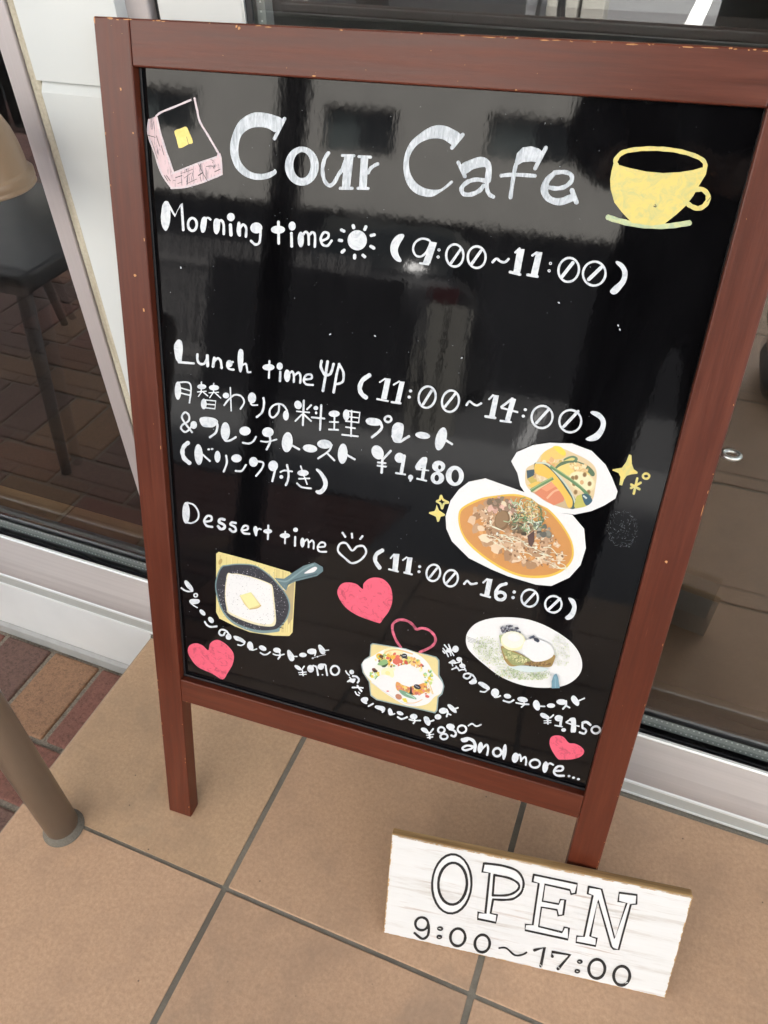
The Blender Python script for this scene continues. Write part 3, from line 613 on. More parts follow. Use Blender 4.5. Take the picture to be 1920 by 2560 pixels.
write([('f', 'B 100,70 120,50 150,70 190,120 207,160 200,188 165,165 120,120;S 20 65,142 105,170 150,183 195,178;O 17 235,228,21,20;B 158,300 175,278 220,272 270,278 285,300 265,325 215,335 175,325;S 14 180,325 215,352 255,375;E 316,433,45,24,45;E 417,522,42,28,50;S 22 345,545 368,580 410,603 485,598'),
 ('g', 'S 22 105,102 90,130 55,130 38,100 60,68 105,72 140,100 160,135;B 122,130 150,110 178,130 185,165 165,185 130,180 118,160;B 207,150 225,138 270,148 320,175 352,210 330,225 285,205 235,190;S 17 345,208 335,235 300,253 262,245;B 380,218 410,208 435,230 447,285 430,305 400,300 372,270;S 15 400,300 440,308 485,295;E 557,285,48,28,25;S 18 530,340 570,362 610,358 645,332;E 728,310,46,30,10;S 16 683,355 720,368 770,368 812,358;S 20 755,330 765,375 742,412'),
 ('e', 'B 150,145 172,128 200,150 235,200 245,250 225,275 190,270 160,220;L 16 235,213 280,215;E 358,195,50,30;E 475,148,62,38;S 18 515,125 528,150 515,203;E 487,238,13,11;E 550,218,12,10;S 6 500,232 580,207 660,190;B 560,75 580,58 610,75 650,125 650,175 615,185 580,150;L 16 640,135 698,130;E 292,362,52,24,35;L 18 375,345 345,385;L 19 348,385 362,466;L 14 302,428 402,420;L 14 312,453 402,448;E 460,376,44,50,-10;S 24 495,335 535,350 548,400 558,458;E 595,348,43,41;S 24 600,318 655,327 665,380 680,460;E 617,455,12,9;O 26 782,397,56,60')],
 None, label='curved white lettering under the skillet picture')
write([('b', 'S 27 115,135 140,180 185,220;E 233,158,48,45,30;S 27 192,262 240,310;S 38 258,238 325,248 370,290 374,330 350,365;S 30 155,345 200,338 262,362;S 30 165,340 215,305 300,300;B 200,305 260,290 305,320 278,365 215,355;S 34 250,463 320,462 365,455;S 38 348,428 390,490 428,532;S 30 405,465 455,470;S 28 305,550 335,600 380,618;S 27 370,557 395,580;B 415,715 430,675 490,652 550,665 560,710 535,750 545,775 520,790 460,765;L 32 568,832 658,782;B 690,850 715,820 790,822 870,840 902,880 885,925 830,930 800,912 740,890;S 34 882,875 872,925 845,948'),
 ('c', 'B 0,165 20,140 45,160 60,205 40,228 10,215;S 16 20,217 50,218 80,208;E 145,202,42,22,20;S 22 118,248 165,270 228,248;E 307,242,45,33;S 18 255,275 310,288 385,288;S 20 318,270 320,300 305,320;B 425,255 450,238 485,255 507,305 500,340 475,348 440,315;S 20 500,300 545,285;E 596,244,40,32;E 658,172,50,36,-5;S 22 698,157 712,190 700,238;L 18 712,203 748,220;B 710,110 725,93 760,105 805,150 820,190 795,195 750,165;S 20 790,152 833,136;B 393,390 410,372 455,380 485,420 490,445 455,440 410,415;L 22 538,388 505,430;L 24 492,435 500,496;L 15 462,462 543,451;L 15 472,489 533,482;O 24 637,400,39,35;O 24 668,477,43,33;E 745,360,52,36,8;S 26 735,390 780,402 810,435 795,475 757,465;O 24 882,390,51,45'),
 ('I', 'S 15 345,1105 380,1087 420,1110 462,1095')], None, label='curved white lettering under the salad plate picture')
write([('a', 'L 24 145,82 215,165;L 24 215,75 252,160;S 23 122,142 172,205 210,280;L 23 118,186 150,222;B 175,165 215,135 262,152 272,190 225,212 182,200;L 22 238,200 256,260;L 22 262,195 303,260;E 332,152,55,58,20;L 22 230,180 320,165;B 212,385 240,360 295,330 340,365 345,398 300,402 250,398;L 20 272,395 285,435;L 20 335,385 402,375;E 395,325,51,40,10;L 20 425,345 440,392;E 450,435,53,39,15;S 26 275,495 340,468 380,480;L 22 342,440 395,510;S 24 395,515 440,500 492,500;L 24 482,455 512,522;S 32 600,582 570,635 520,650 472,620 490,575 560,565 630,600 668,655;B 558,710 600,680 635,650 690,675 692,720 650,745 590,745;B 718,735 740,705 800,715 880,765 918,815 890,850 850,830 780,790;S 26 890,832 830,878 757,868'),
 ('I', 'E 595,795,38,40;S 15 590,836 618,836 645,825;E 712,828,35,22,10;S 17 675,870 730,885 770,865;E 855,860,50,25,10;S 15 795,890 860,902 912,905;S 15 865,875 870,905 845,930'),
 ('d', 'B 13,200 40,158 80,165 108,220 100,280 65,290 25,250;L 20 100,235 168,238;E 252,228,55,30;E 393,180,70,38,5;S 26 452,168 450,220 412,268;L 20 455,230 498,254;B 516,130 540,95 580,110 625,180 615,225 585,225 535,180;S 20 620,162 693,131;B 108,345 130,322 180,335 230,375 225,410 175,400 125,375;L 22 283,352 247,385;L 22 205,400 212,466;L 15 162,427 250,425;L 15 162,456 250,450;E 352,392,52,42;L 34 392,382 376,485;L 19 307,488 398,504;E 420,547,32,24;L 24 525,398 458,442;S 19 455,448 520,472 622,498;B 495,400 540,383 578,400 585,490 580,570 545,580 513,570 520,460;S 34 672,452 720,442 772,478;L 26 668,470 668,515;S 27 668,518 715,548 695,595 632,578;O 28 845,545,56,47')],
 None, label='curved white lettering under the green tea toast picture')
write('I', 'S 28 285,1240 340,1230 390,1252 408,1300 402,1345;S 20 385,1302 330,1296 288,1318 310,1340 360,1328 392,1310;E 312,1246,34,18,-10;E 455,1315,25,53,8;S 20 470,1330 515,1288 530,1325 520,1383;O 22 615,1358,38,38;E 683,1355,21,74,6;E 785,1410,32,48,10;S 18 800,1400 830,1382 840,1440;S 18 842,1430 875,1402 888,1430 885,1475;O 20 970,1465,48,38;E 1068,1498,27,54,8;S 18 1085,1485 1110,1462 1142,1475;S 21 1160,1532 1220,1530 1235,1498 1190,1490 1150,1535 1175,1575 1243,1579;E 1292,1582,14,11;E 1335,1597,14,11;E 1380,1611,15,11',
 label='white hand lettering at the bottom right of the board')
HB = 'heart'
write('G', 'B 575,630 470,595 330,540 200,450 120,330 112,250 160,180 240,165 330,185 400,240 410,180 470,125 550,108 640,130 710,200 740,290 738,400 700,500 640,580 605,630', 'pink_marker', HB, 'solid pink heart in the middle of the dessert section')
write('G', 'S 30 838,912 780,820 745,720 752,640 820,597 910,607 980,655 1020,705 1080,692 1160,712 1228,780 1235,850 1180,912 1060,968', 'thin_pink_marker', HB, 'outlined pink heart above the salad picture')
write('F', 'B 440,1275 340,1220 210,1160 140,1080 112,1010 130,955 190,935 250,955 305,1000 320,940 370,905 430,915 500,970 545,1040 535,1130 490,1210', 'pink_marker', HB, 'solid pink heart at the bottom left of the board')
write('I', 'B 1185,1420 1130,1340 1108,1270 1125,1215 1180,1200 1240,1215 1290,1270 1350,1278 1410,1310 1435,1355 1400,1400 1320,1425 1230,1428', 'pink_marker', HB, 'small solid pink heart at the bottom right of the board')
write('P', 'P 1466,160 1484,165 1486,225 1500,265 1528,285 1525,298 1480,303 1450,312 1430,340 1417,382 1397,378 1405,320 1390,292 1348,275 1350,266 1415,255 1445,215', 'yellow_marker', 'sparkle', 'large yellow four point star right of the bowl picture')
write('P', 'O 16 1588,315,23,19', 'yellow_marker', 'sparkle', 'small yellow circle beside the large star')
write('P', 'L 17 1525,332 1500,440;L 17 1482,375 1540,408;L 17 1549,362 1480,400', 'yellow_marker', 'sparkle', 'yellow asterisk under the large star')
write('P', 'C 15 122,455 137,483 174,503 143,512 130,546 117,512 92,496 113,483', 'yellow_marker', 'sparkle', 'outlined yellow star left of the stew picture')
write('P', 'P 90,518 108,560 150,588 148,598 120,605 108,640 95,642 85,605 35,582 37,572 75,565 85,545', 'yellow_marker', 'sparkle', 'small solid yellow star left of the stew picture')
# toast drawing
p = Paint(bmap, PD-.00015)
p.mi = 0; p.run('R', 'P 90,590 235,530 250,560 310,840 420,1200 555,1560 510,1650 520,1890 450,1820 330,1600 200,1200 75,880;P 520,1620 750,1525 1000,1415 1370,1290 1400,1220 1440,1225 1475,1400 1485,1600 1400,1680 1150,1760 850,1860 560,1895 510,1880')
p.mi = 1; p.run('R', 'S 38 235,525 330,455 600,345 885,225;S 38 955,195 1000,400 1060,640 1220,910 1392,1205;S 34 95,600 80,860 200,1210 330,1600 520,1880;S 40 520,1885 800,1860 1150,1755 1470,1620;S 36 245,560 310,850 420,1200 550,1570;S 34 545,1610 1000,1430 1370,1300;S 34 1405,1230 1450,1320 1465,1580')
p.mi = 2; p.run('R', 'L 13 80,890 215,930;S 10 1030,1430 1100,1580 1200,1755;L 14 600,1690 720,1650;L 18 1100,1600 1030,1650;L 12 390,1650 450,1750;L 12 430,1650 500,1750;L 9 330,1080 380,1260;S 9 640,1800 700,1780;S 9 1260,1350 1310,1370 1295,1410;S 11 1180,1480 1290,1470 1325,1520;L 9 820,1800 1000,1715;L 8 600,1750 560,1740;L 8 240,900 300,1100;S 8 700,1610 800,1580 930,1530;L 7 1060,1680 1090,1760;L 20 900,195 915,240;S 8 760,1700 900,1600;L 14 1340,1580 1440,1530;L 7 150,1000 260,1330')
p.build('toast_drawing', ['pale_pink_marker', 'pale_pink_line', 'black_line'], panel, 'pink toast slice drawn at the top left of the board')
p = Paint(bmap, PD-.00015)
p.run('R', 'B 580,810 690,765 800,732 860,850 920,1000 905,1045 840,1060 750,1110 670,1132 648,1100 610,950'); p.mi = 1; p.run('R', 'L 9 805,920 838,1050')
p.build('butter_drawing', ['butter_marker', 'black_line'], panel)
p = Paint(bmap, PD-.00015)
p.mi = 0; p.run('Q', 'S 75 115,1125 250,1168 450,1215 700,1243 950,1243 1120,1220 1232,1202')
p.mi = 1; p.run('Q', 'S 62 232,410 215,340 290,243 420,197 640,175 860,180 1080,207 1280,262 1410,325 1455,395 1440,470;S 68 1330,740 1420,740 1490,812 1488,900 1430,972 1350,1000 1262,970 1205,928;'
 'P 185,385 262,400 400,440 640,492 870,512 1100,500 1290,470 1410,435 1482,440 1465,530 1360,700 1290,830 1180,970 1050,1090 890,1215 700,1240 440,1200 300,1050 200,920 148,740 140,600 160,480')
p.mi = 2; p.run('Q', 'L 14 745,970 770,980;L 10 760,945 780,970;L 8 1480,905 1530,845')
p.build('cup_drawing', ['pale_green_marker', 'yellow_marker', 'black_line'], panel, 'yellow coffee cup on saucer drawn at the top right of the board')
# dust specks and the wiped smudge
p = Paint(bmap, PD-.00015)
for i in range(230):
    a = rnd.uniform(0, 6.28); k = rnd.choice((rnd.gauss(1, .07), rnd.uniform(.1, 1)))
    x = 1060+.34961*(1420+100*k*math.cos(a)); y_ = 1080+.34961*(690+125*k*math.sin(a))
    p.poly(ell(x, y_, rnd.uniform(.25, .6), rnd.uniform(.25, .6), 0, 4))
for i in range(150):
    x = rnd.uniform(420, 1500); y_ = rnd.uniform(250, 1850); p.poly(ell(x, y_, rnd.uniform(.3, 1.1), rnd.uniform(.3, .9), 0, 5))
for x, y_ in ((1398, 755), (940, 838), (456, 668), (1156, 893), (828, 834), (1546, 812), (1550, 822)): p.poly(ell(x, y_, 3.2, 2.0, rnd.uniform(0, 180), 6))
o = p.build('dust_speck', 'thin_white_marker', panel); o['kind'] = 'stuff'

# ---------- printed photographs cut out and stuck on the board
def c8(r, g, b):
    m_ = (r+g+b)/3; k = .82; q_ = [(m_+(x-m_)*k)*.955 for x in (r, g, b)]
    return lin(tuple(min(x*1.02+2, 222)/255 for x in q_))
class Photo(Paint):
    def __init__(s, fr): super().__init__(bmap, PD-.00035); s.fr = FR[fr]; s.st = 9e-7
    def T(s, p): return (s.fr[0]+p[0]*s.fr[2], s.fr[1]+p[1]*s.fr[2])
    def pts(s, t_): return [tuple(float(z) for z in p.split(',')) for p in t_.split()]
    def P(s, t_, col, sm=False):
        q = [s.T(p) for p in (s.pts(t_) if isinstance(t_, str) else t_)]; s.poly(cr(q, True, 5) if sm else q, c8(*col))
    def E(s, e, col): s.poly([s.T(p) for p in ell(*e, **({'n': 20}))], c8(*col))
    def S(s, t_, w_, col): s.stroke(cr([s.T(p) for p in (s.pts(t_) if isinstance(t_, str) else t_)]), w_*s.fr[2], False, c8(*col), False)
    def blobs(s, n, inside, size, cols, asp=(.5, 1), jit=14):
        k = 0; tries = 0
        while k < n and tries < n*30:
            tries += 1; x, y_ = rnd.uniform(inside[0], inside[2]), rnd.uniform(inside[1], inside[3])
            if not inside[4](x, y_): continue
            k += 1; r = rnd.uniform(*size); c = rnd.choice(cols); j = rnd.uniform(-jit, jit); a0 = rnd.uniform(0, 3.14); m = rnd.randint(6, 9); q = []
            for i in range(m):
                a = 2*math.pi*i/m; rr = r*rnd.uniform(.7, 1); ex, ey = rr*math.cos(a), rr*math.sin(a)*rnd.uniform(*asp)
                q.append(s.T((x+ex*math.cos(a0)-ey*math.sin(a0), y_+ex*math.sin(a0)+ey*math.cos(a0))))
            s.poly(q, c8(*[max(0, min(255, v+j)) for v in c]))
    def done(s, label): return s.build('food_photo', 'photo_print', panel, label)
def inell(cx, cy, rx, ry, rot):
    c_, s_ = math.cos(math.radians(rot)), math.sin(math.radians(rot))
    return (cx-rx-ry, cy-rx-ry, cx+rx+ry, cy+rx+ry, lambda x, y_: (((x-cx)*c_+(y_-cy)*s_)/rx)**2+((-(x-cx)*s_+(y_-cy)*c_)/ry)**2 < 1)
# stew plate
f = Photo('P')
f.P('320,355 440,330 580,380 720,430 840,520 960,575 1060,590 1145,690 1158,830 1120,950 1040,1040 910,1100 800,1090 600,1030 480,980 320,900 200,780 160,690 155,600 190,490 250,410', (232, 228, 236))
f.P('245,610 270,540 390,478 500,455 680,445 850,520 960,620 1050,760 1072,870 1040,950 960,1012 850,1042 700,1035 560,982 420,892 310,792 260,700', (250, 192, 60), True)
f.P('258,615 280,552 395,492 500,468 680,460 845,532 950,630 1038,765 1058,870 1028,940 950,998 850,1024 700,1018 565,966 430,880 322,782 272,700', (214, 142, 70), True)
f.blobs(50, inell(580, 820, 230, 100, 30), (12, 30), [(206, 140, 74), (220, 150, 76), (204, 134, 66)])
reg = inell(660, 735, 360, 175, 30)
f.blobs(120, reg, (22, 58), [(206, 164, 124), (182, 138, 98), (222, 184, 146), (196, 152, 112), (234, 202, 166), (166, 122, 84)], (.5, .9), 8)
f.blobs(330, inell(690, 740, 345, 150, 30), (5, 15), [(240, 218, 188), (218, 180, 140), (150, 108, 74), (186, 142, 104), (248, 230, 204), (130, 96, 66), (210, 168, 126)], (.4, .9))
f.blobs(40, inell(560, 520, 110, 55, 8), (14, 34), [(126, 106, 82), (176, 134, 112), (220, 170, 150), (150, 120, 96)])
f.E((560, 628, 54, 74, 15), (128, 96, 62)); f.E((556, 622, 44, 62, 15), (150, 116, 80))
f.blobs(46, inell(690, 650, 90, 75, 20), (12, 30), [(110, 86, 58), (140, 112, 80), (90, 78, 60), (160, 130, 92)])
f.blobs(18, inell(850, 690, 70, 50, 20), (14, 32), [(120, 118, 104), (150, 146, 130), (92, 92, 84)])
for i in range(26):
    x, y_ = rnd.uniform(450, 960), 0; y_ = 720+(x-500)*.42+rnd.uniform(-50, 70)
    f.S([(x, y_), (x+rnd.uniform(20, 60), y_+rnd.uniform(0, 26)), (x+rnd.uniform(60, 120), y_+rnd.uniform(10, 60))], rnd.uniform(3, 6), (246, 226, 198))
f.P('740,740 790,700 790,780 770,820 750,800', (92, 66, 62))
for i in range(120):
    a = rnd.uniform(0, 6.28); k = rnd.random()**.5; x, y_ = 740+135*k*math.cos(a), 590+115*k*math.sin(a); b = rnd.uniform(0, 6.28); l_ = rnd.uniform(20, 55)
    f.S([(x, y_), (x+l_*.5*math.cos(b)+rnd.uniform(-8, 8), y_+l_*.5*math.sin(b)), (x+l_*math.cos(b+.5), y_+l_*math.sin(b+.5))], rnd.uniform(3.5, 7), rnd.choice([(96, 136, 84), (130, 160, 104), (170, 196, 150), (214, 226, 200), (86, 120, 84)]))
f.blobs(60, inell(745, 550, 75, 55, 0), (5, 13), [(226, 188, 116), (206, 160, 84), (240, 214, 156)])
f.done('cut out print of a plate of orange meat stew with green sprouts')
# vegetable bowl
f = Photo('P'); f.dp -= .0010
f.P('625,205 665,140 780,90 900,72 1060,78 1200,130 1300,230 1345,320 1385,420 1370,470 1290,520 1200,560 1080,585 950,570 820,510 730,440 690,380 670,290', (236, 232, 238))
f.P('725,300 740,250 800,215 850,150 950,105 1080,150 1190,210 1235,280 1225,400 1205,480 1150,525 1060,545 960,525 860,480 770,420 730,370', (222, 196, 148), True)
f.P('765,420 800,440 870,490 960,528 1060,545 1180,515 1120,480 900,440', (196, 170, 128), True)
f.P('835,200 850,150 900,115 945,100 1000,120 1018,160 990,185 940,195 900,215 860,215', (240, 196, 96), True)
f.P('925,100 975,100 1015,140 1000,165 960,140', (250, 214, 60), True)
f.blobs(40, inell(930, 230, 110, 36, 10), (10, 26), [(236, 180, 120), (244, 208, 160), (206, 176, 90), (228, 160, 100)])
f.P('1000,190 1060,165 1098,180 1090,205 1020,215', (96, 132, 96), True); f.P('1000,205 1055,180 1080,190 1030,215', (222, 206, 110), True)
f.P('940,250 980,212 1040,200 1100,205 1180,240 1222,290 1200,310 1120,240 1050,215 980,240 955,265', (86, 116, 84), True)
f.P('950,265 985,235 1050,220 1110,240 1190,300 1150,310 1000,300', (236, 208, 110), True)
f.blobs(36, inell(1110, 250, 70, 26, 15), (8, 22), [(236, 196, 132), (216, 170, 100), (246, 220, 170)])
f.P('735,270 790,262 800,340 740,330', (60, 84, 96)); f.P('738,330 800,300 810,350 770,370', (200, 176, 80)); f.P('742,375 800,350 860,345 790,410', (236, 190, 80))
f.blobs(18, inell(830, 315, 50, 26, 20), (10, 22), [(226, 196, 156), (200, 160, 110)])
f.E((1130, 350, 100, 68, 25), (238, 214, 160)); f.E((1130, 345, 90, 58, 25), (244, 224, 176))
for x, y_ in ((1065, 325), (1090, 320), (1150, 300), (1185, 365), (1178, 425), (1085, 425), (1105, 465), (1075, 365)): f.E((x, y_, 15, 18, 10), (176, 140, 84)); f.E((x, y_, 9, 12, 10), (140, 104, 60))
f.E((1130, 355, 14, 16), (222, 170, 110))
f.P('790,430 840,395 930,340 975,385 1010,450 1000,490 930,520 850,475', (224, 128, 88)); f.P('840,400 930,345 960,375 880,420', (238, 150, 106)); f.S('880,470 930,420 975,405', 14, (240, 170, 130))
f.P('793,218 850,215 915,255 980,320 1040,400 1085,480 1080,540 1040,535 1010,450 950,370 880,310 800,280', (60, 92, 92), True)
f.P('796,225 845,222 905,262 965,330 1020,410 1062,480 1058,530 1030,530 1000,460 945,385 880,325 800,290', (240, 190, 70), True)
f.S('800,216 880,222 930,270 1000,350 1060,440 1085,510', 12, (196, 208, 190))
f.S('905,240 980,290 1080,360 1140,410 1190,465', 22, (96, 140, 92)); f.S('912,236 985,284 1085,352 1145,402', 6, (150, 180, 120))
f.S('765,415 830,375 925,325', 24, (100, 142, 88)); f.S('765,408 830,368 920,320', 7, (156, 184, 120))
f.P('1100,450 1150,440 1200,475 1160,525 1080,535 1085,480', (196, 190, 84), True); f.P('1130,445 1170,440 1205,485 1160,520', (54, 92, 110), True); f.S('1140,450 1165,470', 12, (200, 214, 210))
f.done('cut out print of a white bowl of roasted vegetables above the stew plate')
# skillet
f = Photo('F')
f.P('380,90 405,72 700,150 1075,262 1128,345 1100,830 1070,865 920,862 700,830 560,775 410,700 380,640', (226, 208, 130))
for i in range(26):
    x = rnd.uniform(400, 1090); y0_ = 100+(x-400)*.25
    y1_ = 640+(x-400)*.75 if x < 560 else 770+(x-560)*.22
    f.S([(x, y0_), (x-4, y0_+200), (x-6, min(845, y1_)-14)], rnd.uniform(3, 10), rnd.choice([(214, 194, 116), (236, 220, 148), (204, 182, 110)]))
f.P('1020,440 1118,350 1100,700 1060,760 1040,600', (180, 160, 112))
f.E((420, 165, 16, 30, 20), (186, 156, 84))
f.P('930,318 1020,325 1100,270 1200,205 1310,172 1385,215 1388,255 1330,300 1130,350 1060,385 1040,440 1000,400', (92, 122, 130))
f.S('950,340 1040,350 1120,300 1210,235 1300,190', 14, (122, 152, 156)); f.S('1050,385 1120,335 1330,280', 12, (66, 92, 102))
f.P('1215,268 1295,218 1325,216 1330,232 1300,262 1230,276', (226, 222, 224), True)
f.P('372,430 385,300 430,210 480,195 600,183 750,200 880,285 980,390 1052,490 1080,590 1052,700 985,790 975,820 920,832 800,838 650,802 520,732 430,620', (110, 142, 148), True)
f.P('384,430 396,306 438,220 484,206 600,194 746,210 872,293 970,396 1040,494 1066,590 1040,694 974,780 920,806 800,812 656,780 530,716 442,612', (50, 52, 62), True)
for i in range(12): f.S([(930+i*2, 420+i*32), (980, 432+i*32), (1050-abs(i-5)*6, 440+i*32)], 7, (36, 37, 46))
for i in range(8): f.S([(400, 300+i*34), (430, 305+i*34), (470, 318+i*34)], 6, (38, 39, 48))
for i in range(9): f.S([(520+i*38, 200+i*7), (514+i*38, 232+i*8), (508+i*38, 262+i*9)], 6, (38, 39, 48))
f.P('484,285 530,278 600,280 750,318 880,368 912,400 925,500 940,640 942,740 905,775 780,765 640,722 500,655 478,600 462,470', (236, 220, 178), True)
f.P('492,292 530,282 600,288 750,326 876,376 902,410 912,500 925,640 924,720 885,755 780,745 650,704 510,640 488,590 470,470', (238, 234, 244), True)
f.blobs(260, inell(700, 520, 265, 270, 20), (2, 5), [(176, 172, 176), (204, 200, 206), (150, 146, 148)], (.6, 1))
f.blobs(200, (400, 200, 1060, 810, lambda x, y_: ((x-720)/330)**2+((y_-510)/310)**2 < 1 and (x < 480 or x > 920 or y_ < 300 or y_ > 745)), (2, 6), [(196, 196, 204), (130, 134, 142)], (.6, 1))
f.P('603,482 640,470 710,450 760,515 806,575 790,590 695,616 645,560', (226, 204, 130)); f.P('606,480 708,450 790,570 694,606', (240, 226, 150))
f.S('700,610 770,598 805,575', 9, (190, 162, 90))
f.done('cut out print of butter toast in a black skillet on a board')
# salad
f = Photo('G')
f.P('490,880 515,862 720,895 900,925 1010,965 1140,990 1250,1020 1285,1060 1285,1230 1320,1290 1342,1360 1320,1450 1275,1490 1262,1640 1235,1672 1100,1640 820,1580 560,1520 490,1470 470,1310 400,1200 382,1110 420,1050 480,1010', (128, 152, 156))
f.P('500,890 518,876 720,906 900,936 1140,1002 1245,1032 1268,1065 1268,1240 1305,1300 1326,1360 1305,1440 1262,1480 1248,1630 1230,1656 1100,1626 820,1568 566,1508 500,1460 484,1310 412,1200 396,1110 430,1060 490,1020', (226, 206, 136))
f.P('396,1110 430,1055 520,1010 620,950 740,915 900,935 1050,1000 1150,1090 1210,1190 1300,1290 1326,1360 1300,1440 1230,1480 1150,1560 1020,1590 880,1570 740,1490 620,1410 520,1320 430,1220', (234, 232, 242), True)
f.S('500,1310 620,1400 760,1490 900,1560 1020,1580', 10, (206, 206, 216))
reg = inell(850, 1220, 370, 250, 28)
f.E((760, 985, 120, 70, 10), (240, 222, 170)); f.S('640,1010 680,960 800,940 980,990', 16, (230, 190, 120))
f.E((600, 1020, 48, 36, 30), (248, 180, 20)); f.E((700, 1050, 46, 36, 30), (250, 190, 40)); f.E((920, 1060, 60, 46, 0), (214, 214, 100))
f.blobs(90, inell(830, 1090, 300, 90, 12), (14, 34), [(236, 180, 50), (222, 90, 70), (96, 60, 50), (250, 230, 170), (150, 190, 110), (240, 200, 130), (250, 190, 60)])
f.P('570,1110 620,1060 670,1050 690,1090 640,1120', (130, 178, 112), True); f.P('600,1130 660,1110 700,1090 660,1140', (50, 76, 46), True)
f.P('745,1060 790,1020 850,1060 840,1090 790,1115 750,1090', (222, 96, 76)); f.E((880, 1010, 34, 28, 0), (30, 34, 48)); f.S('860,1010 900,1005', 6, (210, 214, 220))
f.blobs(16, inell(1000, 1080, 60, 40, 30), (16, 32), [(190, 110, 90), (244, 196, 110), (236, 170, 90)])
f.E((540, 1175, 36, 22, 30), (110, 56, 44)); f.E((548, 1192, 30, 14, 20), (50, 36, 40)); f.E((590, 1150, 50, 32, 20), (246, 240, 210))
f.blobs(20, inell(540, 1240, 60, 50, 0), (10, 24), [(140, 196, 110), (96, 160, 84), (240, 206, 60), (180, 214, 140)])
f.E((690, 1210, 78, 66, 20), (250, 240, 176)); f.E((690, 1208, 30, 24, 20), (244, 224, 140))
f.E((665, 1320, 120, 90, 20), (226, 226, 240))
f.P('790,1310 850,1330 960,1370 1120,1320 1130,1420 1000,1460 880,1450 790,1390', (226, 150, 70), True)
f.blobs(70, inell(980, 1390, 190, 70, 8), (12, 28), [(236, 170, 50), (222, 120, 100), (196, 96, 80), (244, 210, 120), (250, 190, 60), (206, 140, 80)])
f.P('760,1200 810,1130 900,1110 990,1130 1050,1220 1080,1300 1000,1350 880,1350 800,1290', (246, 244, 248), True); f.E((900, 1210, 110, 90, 20), (250, 249, 251))
f.E((1030, 1365, 42, 28, 20), (40, 44, 58)); f.S('1005,1350 1050,1375', 7, (170, 176, 186)); f.P('950,1360 965,1360 970,1430 990,1455 930,1450 945,1420', (30, 28, 38))
f.P('820,1400 900,1420 1000,1480 1015,1510 900,1480 840,1440', (110, 160, 130), True); f.S('900,1440 960,1470 1005,1500', 12, (170, 210, 180))
f.E((815, 1480, 40, 30, 30), (190, 120, 90)); f.P('850,1500 900,1495 920,1545 880,1540', (250, 216, 60)); f.S('900,1550 1000,1550 1090,1510', 8, (240, 180, 110))
f.blobs(34, inell(1160, 1260, 60, 90, 20), (10, 26), [(150, 206, 150), (250, 206, 50), (120, 180, 110), (240, 232, 200), (196, 224, 130)])
f.S('1160,1300 1190,1380 1215,1450', 8, (240, 190, 90)); f.S('1140,1320 1180,1400 1205,1450', 7, (236, 206, 120)); f.E((690, 1415, 16, 9), (224, 120, 120)); f.E((1145, 1475, 26, 16, 20), (222, 96, 80))
f.done('cut out print of a white dish of fruit salad and cream')
# green tea toast
f = Photo('I')
f.P('320,300 340,220 420,140 560,95 720,85 900,105 1060,160 1220,250 1330,340 1400,450 1415,560 1370,650 1270,720 1130,748 960,745 800,710 640,640 480,520 380,430 335,370', (236, 236, 242), True)
for i in range(4): f.S([(330+i*3, 268+i*14), (390, 290+i*13), (450+i*5, 312+i*8)], 3.5, (110, 120, 124))
f.blobs(420, inell(560, 400, 190, 120, 28), (3, 10), [(214, 222, 196), (202, 212, 178), (188, 202, 158), (224, 228, 212)]); f.blobs(320, inell(1210, 400, 90, 150, -10), (3, 9), [(222, 228, 208), (208, 218, 186), (230, 232, 222)])
gr_ = [(206, 218, 178), (190, 206, 156), (176, 196, 140), (220, 228, 200)]

f.blobs(380, inell(840, 610, 270, 60, 5), (3, 11), gr_); f.blobs(180, inell(560, 420, 180, 110, 30), (3, 9), gr_+[(160, 178, 120)]); f.blobs(140, inell(900, 600, 230, 46, 3), (3, 8), [(150, 174, 130), (176, 196, 150)])
f.blobs(14, inell(620, 520, 160, 110, 40), (9, 17), [(236, 228, 190), (214, 200, 150)], (.3, .6))
f.blobs(90, inell(740, 200, 95, 44, 8), (6, 18), [(84, 84, 100), (120, 120, 132), (60, 60, 76), (150, 156, 166)])
f.P('635,250 700,235 660,310 650,330', (170, 190, 130)); f.E((765, 560, 1, 1), (200, 200, 200))
f.P('720,535 900,535 1100,560 1020,590 860,590', (200, 216, 216), True)
f.P('655,350 720,370 850,430 980,490 1152,430 1148,500 1110,545 980,535 860,528 750,540 700,500 670,430', (160, 130, 70), True)
f.P('665,370 720,385 850,440 950,480 900,515 780,530 720,480 680,420', (150, 156, 96), True)
f.blobs(90, inell(790, 460, 110, 44, 20), (6, 16), [(170, 176, 116), (132, 142, 88), (190, 190, 130), (214, 208, 150)]); f.blobs(60, inell(1000, 515, 130, 22, 0), (6, 15), [(130, 98, 58), (160, 122, 74), (110, 84, 56)])
f.E((768, 300, 118, 92, 8), (242, 226, 178)); f.E((765, 290, 104, 78, 8), (246, 238, 212)); f.E((775, 268, 60, 36, 8), (248, 244, 230))
f.P('880,300 960,280 1060,300 1130,350 1148,430 1080,480 970,495 900,450 850,400', (238, 236, 244), True); f.E((1010, 370, 100, 70, 15), (244, 242, 250))
f.P('910,270 960,245 975,260 930,282', (70, 80, 100)); f.P('955,265 1000,275 1020,300 1000,315 965,295', (50, 58, 76))
f.P('1130,745 1130,680 1150,620 1175,607 1190,640 1207,743', (104, 150, 170)); f.S('1160,640 1165,680 1165,740', 8, (130, 172, 190))
f.done('cut out print of green tea toast with ice cream on a white plate')

